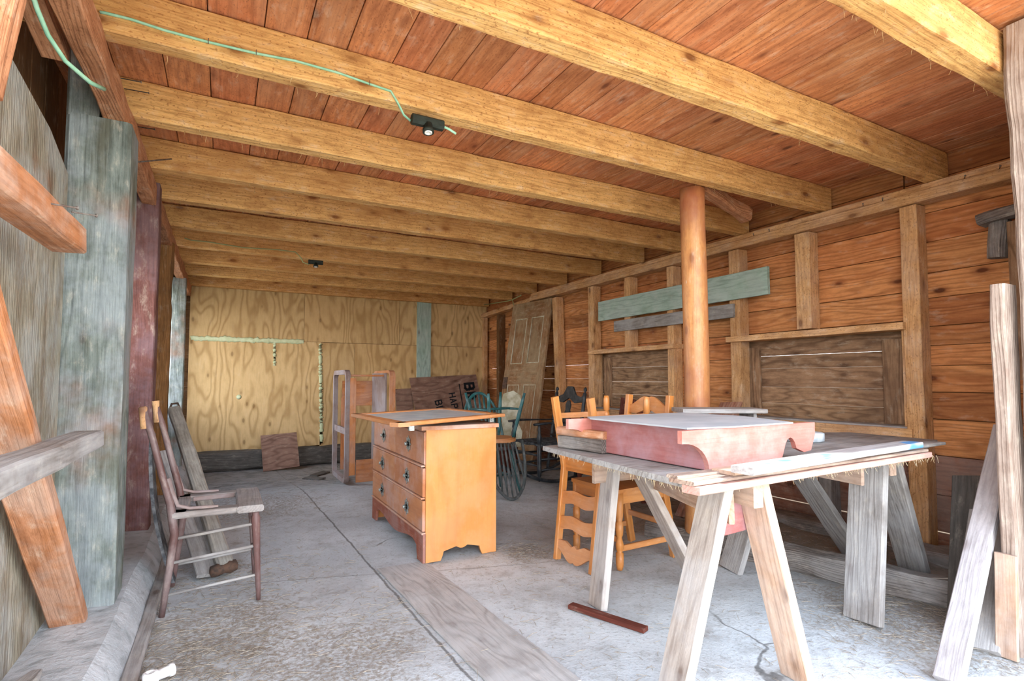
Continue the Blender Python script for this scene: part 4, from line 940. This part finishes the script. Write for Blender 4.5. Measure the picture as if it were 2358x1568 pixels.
# planks on the near edge
def pk(name, a, b, z, w, th, mat, label):
    a = PZ(a[0], a[1], z); b = PZ(b[0], b[1], z); d = (b-a).normalized(); n = V((-d.y, d.x, 0))
    mb = MB(); mb.plank(a+n*w/2+V((0, 0, -th/2)), b+n*w/2+V((0, 0, -th/2)), w, th, up=n, ch=.003, seg=20, rough=.0015)
    return one(name, mb, M[mat], label, 'plank', 'loose planks along the near edge of the table top')
pk('pink_plank', (1612, 1124), (2146, 1041), .772, .07, .024, 'pink', 'pink edged plank, outermost along the near edge of the work table')
pk('thin_plank', (1598, 1111), (2138, 1034), .787, .10, .013, 'white_wood', 'thin whitish plank lying between the pink plank and the tan lath')
pk('long_plank', (1560, 1096), (1960, 1052), .795, .05, .012, 'white_wood', 'short pale plank poking out furthest left on the near table edge')
pk('tan_lath', (1692, 1087), (2112, 1027), .801, .09, .013, 'horse_tan', 'narrow tan lath under the blue-stained plank')
pk('stained_plank', (1735, 1078), (2126, 1018), .826, .08, .024, 'bluestain', 'thick pale plank with blue stains lying on the near table edge')
pk('pointed_board', (1990, 1042), (2178, 1018), .800, .07, .014, 'gray', 'grey board end poking out furthest right past the table')
# red scroll shelf: two end boards + cross boards
zt, zb = .922, .772
e2a = PZ(1570, 993, zt); e2b = PZ(1876, 972, zt)
e1a = PZ(1338, 964, zt)
dx_ = (e2b-e2a).normalized(); Ls = (e2b-e2a).length; dy_ = V((-dx_.y, dx_.x, 0))
sepv = (e1a-e2a); sep = sepv.dot(dy_); sep = min(sep, .68)
r_ = root('scroll_shelf', e2a+dx_*.3-V((0, 0, zt-zb)), 'faded red shelf unit with scroll-cut ends lying upside down on the work table', 'shelf unit')
h_ = zt-zb
def scroll(Ls):
    pts = [(0, h_), (0, h_-.045)]
    for i in range(9):
        a = R(90-90*i/8); pts.append((.012+(Ls*.10)*(1-math.sin(a)) + .0, h_-.05-(h_-.05)*(1-math.cos(R(90*i/8)))*1.0 if False else h_-.045-(h_-.045)*math.sin(R(90*i/8))**1.6))
        pts[-1] = (.01+Ls*.16*math.sin(R(90*i/8)), h_-.045-(h_-.045)*(1-math.cos(R(90*i/8))))
    e = Ls*.70; pts += [(e, 0)]
    for i in range(1, 8): pts.append((e+.02+.05*(1-math.cos(math.pi*i/8))/1.0*.9, .02+.075*math.sin(math.pi*i/8)))
    pts += [(Ls*.90, .03), (Ls*.96, .035), (Ls, h_-.05), (Ls, h_)]
    return pts
for k, off in enumerate((0, sep)):
    mb = MB(); mb.poly(scroll(Ls), e2a+dy_*(off+.02)-V((0, 0, h_)), dx_, (0, 0, 1), .02); mb.build('scroll_end', M['red'], r_)
mb = MB(); p0 = e2a+dx_*.142+dy_*.02-V((0, 0, h_/2+.0)); mb.plank(p0, p0+dy_*(sep-.02), h_-.004, .02); mb.build('cross_board', M['red_deep'], r_, label='deep red cross board')
mb = MB(); p0 = e2a+dx_*(Ls*.68)+dy_*.02-V((0, 0, h_/2)); mb.plank(p0, p0+dy_*(sep-.02), h_-.004, .02); mb.build('cross_board', M['red_deep'], r_)
# white sheet on it
q0 = e2a+dx_*.14+dy_*.01; q1 = e2a+dx_*(Ls*.80)+dy_*.0; 
mb = MB(); pp = [(.06, .03), (.24, -.008), (Ls*.80, -.005), (Ls*.985, sep*.5), (Ls*.95, sep+.02), (.12, sep+.015), (.07, sep*.9)]
mb.poly(pp, V((e2a.x, e2a.y, zt+.001)), dx_, dy_, .006); one('white_sheet', mb, M['white_board'], 'thin white painted sheet lying on top of the red scroll shelf', 'board')
# blocks at left
a = PZ(1283, 1003, .86)
blk = root('timber_offcut', (1.55, 2.15, TZ), 'charred grey timber offcut at the left end of the work table', 'timber offcut')
p0 = V((1.485, 2.21, TZ+.033)); mb = MB(); mb.plank(p0, V((1.53, 1.93, TZ+.033)), .085, .062, up=(1, 0, 0), ch=.006, seg=8, rough=.003); mb.build('block', M['log'], blk)
mb = MB(); mb.plank(V((1.475, 2.20, TZ+.086)), V((1.545, 1.93, TZ+.082)), .10, .036, up=(1, 0, 0), ch=.006, seg=8, rough=.003)
one('timber_slab', mb, M['brace'], 'pale topped brown slab lying on the charred offcut at the left end of the work table', 'timber slab')
# round disc
c = PZ(1892, 1020, TZ+.0); mb = MB(); mb.lathe(c+V((0, .1, .001)), c+V((0, .1, .05)), [(0, .085), (.1, .10), (.9, .10), (1, .09)], 28); one('grey_disc', mb, M['disc'], 'flat round whitish disc behind the scroll end on the work table', 'disc')
a = V((2.62, 2.15, TZ+.11)); mb = MB(); mb.plank((2.40, 2.36, .92), (2.82, 2.12, .92), .24, .025, up=(.4, 1, 0), ch=.004); mb.plank((2.5, 2.27, TZ), (2.5, 2.27, .908), .16, .02, up=(.4, 1, 0)); mb.plank((2.76, 2.15, TZ), (2.76, 2.15, .908), .16, .02, up=(.4, 1, 0))
one('low_bench', mb, M['gray'], 'small grey bench standing at the far side of the work table', 'bench')

# leaning lumber under and behind the table
mb = MB(); mb.plank(PZ(1778, 1210, .0)+V((.05, .1, .01)), V((3.98, 2.95, .72)), .028, .02, up=(1, 0, 0)); one('blue_bar', mb, M['bluebar'], 'pale blue bar leaning against the wall under the table', 'bar')
mb = MB(); mb.plank((3.35, 2.95, .01), (3.98, 3.05, .78), .10, .022, up=(0, 1, 0)); one('brown_plank', mb, M['horse_tan'], 'brown plank leaning beside the pale blue bar', 'plank')
mb = MB(); mb.plank((3.28, 3.15, .0), (3.96, 3.25, .9), .22, .02, up=(0, 1, 0)); one('dark_leaning_board', mb, M['siding_low'], 'broad reddish board leaning behind the brown plank under the table', 'board')

# floor log, ridge timbers
mb = MB(); mb.plank((2.72, 2.95, .035), (3.28, 1.05, .045), .17, .15, up=(1, .3, 0), ch=.05, seg=34, rough=.02); one('floor_log', mb, M['log'], 'long grey half-round log lying on the floor in front of the right wall', 'log')
mb = MB(); mb.plank((3.78, 3.4, .03), (3.86, 1.1, .02), .16, .10, up=(1, 0, 0), ch=.04, seg=34, rough=.03); one('floor_ridge_log', mb, M['log'], 'rotten dirt-covered log close to the foot of the right wall', 'log')
mb = MB(); mb.plank((4.02, 4.2, .0), (4.04, .95, -.01), .14, .08, up=(1, 0, 0), ch=.03, seg=34, rough=.02); one('wall_sleeper', mb, M['log'], 'old sleeper timber under the right wall studs', 'timber')
# maroon strip
mb = MB(); mb.plank(PZ(1312, 1395, .012), PZ(1488, 1452, .012), .035, .022, up=(0, 0, 1), ch=.002); 
a = PZ(1314, 1394, .01); b = PZ(1487, 1450, .01); mb = MB(); mb.plank(a, b, .045, .02, up=(1, 1, 0), ch=.002); one('maroon_strip', mb, M['dark_red'], 'dark maroon wooden strip on the floor at the foot of the left sawhorse', 'wood strip')
# loose floor board
a = V((.76, 2.72, .001)); b = V((1.33, .95, .001)); mb = MB(); mb.plank(PZ(925, 1300, .0)+V((0, 0, .0)), PZ(1260, 1600, .0), .30, .008, up=(1, 0, 0), ch=.001, seg=24, rough=.0)
for v in mb.v: v.z += fz(v.x, v.y)+.006
one('floor_board', mb, M['floorboard'], 'weathered plywood strip trodden flat into the floor in the foreground', 'floor board')

for (a, b, w_, lab) in (((704, 1092), (742, 1098), .10, 'small dark broken board piece on the floor left of the standing armchair frame'), ((722, 1086), (752, 1072), .10, 'upper dark board fragment on the dirt near the sill timber')):
    p, q = PZ(a[0], a[1], -.04), PZ(b[0], b[1], -.04); p.z = fz(p.x, p.y)+.012; q.z = fz(q.x, q.y)+.012
    mb = MB(); mb.plank(p, q, w_, .018, up=(0, 1, 0)); one('board_fragment', mb, M['gray_dark'], lab, 'board fragment')

# =================================================================== RIGHT EDGE
mb = MB(); mb.plank((3.02, .86, -.05), (2.97, .86, 2.58), .24, .16, up=(1, 0, 0), ch=.015, seg=30, rough=.012); one('door_jamb', mb, M['white_wood'], 'tall rough whitewashed post cut by the right edge', 'post')
a = PY(2283, 655, 1.0); b = PY(2342, 650, 1.0)
mb = MB(); mb.plank((2.885, .985, -.02), (2.885, .985, a.z), .125, .05, up=(1, 0, 0), ch=.006, seg=20, rough=.006); one('white_upright', mb, M['white_wood'], 'shorter whitewashed board standing in front of the post at the right edge', 'board')
f0 = PZ(2150, 1568, 0); f1 = PZ(2215, 1568, 0); t0 = PY(2296, 1000, 1.12)
mb = MB(); mb.plank(PZ(2183, 1568, 0)-V((.012, .005, 0)), PY(2316, 985, 1.14), .085, .045, up=(0, 1, 0), ch=.004, seg=10, rough=.002); one('white_leaning_stud', mb, M['lilac_wood'], 'white painted stud leaning to the right at the lower right', 'stud')
mb = MB(); mb.plank((2.74, 1.08, .0), (3.24, 1.19, .47), .16, .03, up=(0, 1, 0), ch=.003, seg=8, rough=.002); one('grey_leaning_board', mb, M['gray'], 'stained grey board leaning right of the white stud', 'board')
mb = MB(); mb.plank((2.765, .985, .0), (2.795, .985, .40), .07, .02, up=(0, 1, 0), ch=.003); one('tan_leaning_board', mb, M['horse_tan'], 'narrow orange-tan board at the foot of the right edge post', 'board')
mb = MB(); mb.plank((3.0, 1.22, .0), (3.4, 1.34, .60), .12, .03, up=(0, 1, 0), ch=.003); one('dark_leaning_board', mb, M['gray_dark'], 'dark board leaning in the gap between the grey board and the edge post', 'board')
# log bracket on right wall
k0 = PX(2300, 490, 3.98); k1 = PX(2330, 640, 3.98)
r_ = root('knotty_bracket', V((4.0, k0.y, 1.6)), 'knotty grey root bracket fixed high on the right wall', 'bracket')
mb = MB(); mb.plank((4.07, 1.40, 1.83), (4.07, 1.385, 2.05), .09, .09, up=(0, 1, 0), ch=.03, seg=6, rough=.02); mb.build('block', M['log'], r_)
mb = MB(); mb.plank((4.04, 1.47, 2.06), (4.04, 1.24, 2.09), .06, .14, ch=.02, seg=6, rough=.02); mb.build('cap', M['log'], r_)
mb = MB(); mb.plank((4.08, 1.32, 1.1), (4.08, 1.32, 2.03), .06, .08, up=(0, 1, 0), ch=.008, seg=8, rough=.004); mb.build('batten', M['shutter'], r_)

# =================================================================== CABLES, SOCKETS, NAILS
fyA = JY[2]-.088-.006
pts = [(230, 28), (243, 30), (300, 44), (380, 70), (480, 97), (590, 123), (680, 140), (780, 168), (850, 193), (900, 210), (915, 235), (930, 265), (950, 282)]
P3 = [PY(px, py, fyA) for px, py in pts]; 
mb = MB(); mb.tube(P3, .0075, 8, flat=.6, up=(0, 1, 0)); mb.tube([PY(1018, 290, fyA), PY(1035, 298, fyA), PY(1050, 308, fyA)], .006, 8)
cbl = one('lamp_cable', mb, M['cable'], 'pale green cable stapled along the third joist from the doorway', 'cable')
mb = MB()
for i in (4, 5, 8): mb.tube([P3[i]+V((0, -.008, .012)), P3[i]+V((0, -.01, 0)), P3[i]+V((0, -.008, -.012))], .0015, 5)
mb.build('staple', M['nail'], cbl)
lp = [PY(60, -60, 2.05), PY(85, 20, 2.12), PY(110, 80, 2.2), PY(150, 140, 2.28), PY(208, 190, 2.36), PY(240, 205, 2.45)]
mb = MB(); mb.tube(lp, .0075, 8); one('cable_loop', mb, M['cable'], 'slack loop of pale green cable hanging in the upper left corner', 'cable')
def socket(c, s, label):
    r_ = root('lamp_socket', c, label, 'lamp socket')
    mb = MB(); mb.box(c+V((-.075, -.02, -.022))*s, c+V((.075, .02, .022))*s, 0, ch=.008)
    mb = MB(); mb.plank(c+V((-.078*s, 0, 0)), c+V((.078*s, 0, 0)), .046*s, .044*s, ch=.01*s); mb.build('base', M['dkiron'], r_)
    mb = MB(); mb.lathe(c+V((0, -.005, -.01))*1, c+V((0, -.012*s, -.055*s)), [(0, .022*s), (.6, .022*s), (.62, .027*s), (1, .027*s), (1, .02*s), (.8, .018*s)], 16); cp = mb.build('cup', M['dkiron'], r_)
    mb = MB(); mb.lathe(c+V((0, -.011*s, -.045*s)), c+V((0, -.0125*s, -.058*s)), [(0, .018*s), (1, .018*s), (1, .011*s), (.3, .010*s)], 16); mb.build('contact_ring', M['socketw'], cp)
socket(PY(983, 284, fyA-.015)+V((0, -.01, 0)), 1.0, 'black empty lamp socket at the end of the green cable on the third joist')
yF_ = JY[7]-.088-.006
mb = MB(); mb.tube([PY(px, py, yF_) for px, py in [(425, 548), (440, 553), (480, 557), (560, 570), (640, 575), (680, 580), (692, 592), (698, 604), (712, 609)]], .006, 6); one('lamp_cable', mb, M['cable_far'], 'thin olive cable along the eighth joist deep in the shed', 'cable')
socket(PY(727, 604, yF_-.016), .95, 'small black lamp socket on a far joist near the back wall')
mb = MB(); mb.tube([PX(1115, 702, 4.0), PX(1170, 693, 4.0), PX(1180, 690, 4.0), PX(1200, 680, 4.0)], .008, 6); mb.tube([PX(1180, 690, 4.0), PX(1184, 706, 4.0)], .008, 6); one('lamp_cable', mb, M['cable_far'], 'grey cable crossing the far right corner under the ceiling', 'cable')
def nail(a, b, label='rusty nail sticking out of the long left beam', g='nails in the left beam'):
    mb = MB(); a = V(a); b = V(b); d = (b-a); mb.tube([a, a+d*.97, a+d*.975, b], [.0022, .0026, .006, .006], 6); one('nail', mb, M['nail'], label, 'nail', g)
for (px, py, L) in ((222, 71, 0), (262, 177, 0), (286, 204, 0), (305, 290, 0)):
    p = PX(px, py, -.45); nail(p, p+V((.10, 0, .004)))
p = PX(283, 376, -.47); mb = MB(); mb.tube([p, PX(395, 366, -.30)], .004, 6); one('iron_spike', mb, M['nail'], 'long iron spike driven through the left beam', 'spike')
for y in (1.30, 1.38, 1.55, 2.02, 2.15, 2.9, 3.05, 3.6, 3.75):
    nail((4.06, y, 2.345), (4.0, y-.03, 2.36), 'bent nail in the plate above the right wall', 'bent nails along the right wall plate')
for (px, py) in ((130, 468), (185, 488)):
    p = PX(px-20, py, -.40); nail(p, p+V((.05, .05, .01)), 'nail sticking out of the upper left rail', 'nails in the upper left rail')

# =================================================================== STRAW AND DUST (uncountable)
def fibres(n, pos, rad=.0011, ln=(.015, .07), flat=True):
    mb = MB()
    for _ in range(n):
        p = pos(); a = random.random()*6.28; L = random.uniform(*ln)
        if flat: d = V((math.cos(a), math.sin(a), random.uniform(-.05, .15)))
        else: d = V((random.uniform(-.5, .5), random.uniform(-.5, .5), -1)).normalized()
        m_ = p + d*L*.5 + V((random.uniform(-.1, .1)*L, random.uniform(-.1, .1)*L, random.uniform(0, .08)*L))
        mb.tube([p, m_, p+d*L], [rad, rad, rad*.6], 3, smooth=False)
    return mb
def fl(cx, cy, sx, sy):
    def f():
        x = random.gauss(cx, sx); y = random.gauss(cy, sy); x = min(max(x, -.24), 4.1); y = min(max(y, .6), 8.3); return V((x, y, fz(x, y)+.004))
    return f
patches = [(0.0, 2.75, .22, .25, 420), (.15, 3.2, .3, .3, 200), (.45, 2.2, .35, .2, 180), (2.9, 1.35, .35, .22, 600), (3.5, 2.1, .3, .5, 450), (.3, 5.2, .4, .5, 260), (.6, 6.9, .8, .6, 400), (1.6, 2.9, .5, .5, 180), (2.2, 1.0, .6, .3, 260), (1.2, 1.6, .6, .6, 220), (-.05, 2.45, .15, .15, 500), (.1, 3.55, .25, .2, 300), (1.75, 3.05, .12, .1, 160), (.7, 2.6, .25, .15, 160), (2.7, 2.9, .4, .3, 250), (3.2, 3.6, .4, .5, 300)]
mb = MB()
for (cx, cy, sx, sy, n) in patches:
    b = fibres(n, fl(cx, cy, sx, sy)); o_ = len(mb.v); mb.v += b.v; mb.wc += b.wc; mb.rn += b.rn; mb.sm += b.sm; mb.f += [[i+o_ for i in f] for f in b.f]
tag(mb.build('floor_straw', M['litter']), 'scattered straw and splinters on the concrete floor', 'straw', kind='stuff')
mb = fibres(320, lambda: (lambda q: V((1.36+.1*q+random.uniform(0, .02), 1.30+q, TZ-.015)) if random.random() < .45 else V((1.45+random.random()*1.5, 1.27+random.uniform(0, .02), TZ-.02)))(random.random()), .0009, (.008, .042), False)
tag(mb.build('hanging_straw', M['straw_pale']), 'pale straw shreds hanging from the near edges of the table top', 'straw', kind='stuff')
mb = fibres(260, lambda: V((random.uniform(-.4, 4.0), random.choice(JY[:6])-random.choice([0.004, .085]), 2.405)), .0008, (.01, .05), False)
tag(mb.build('ceiling_straw', M['straw']), 'wisps of straw caught on the ceiling joists', 'straw', kind='stuff')
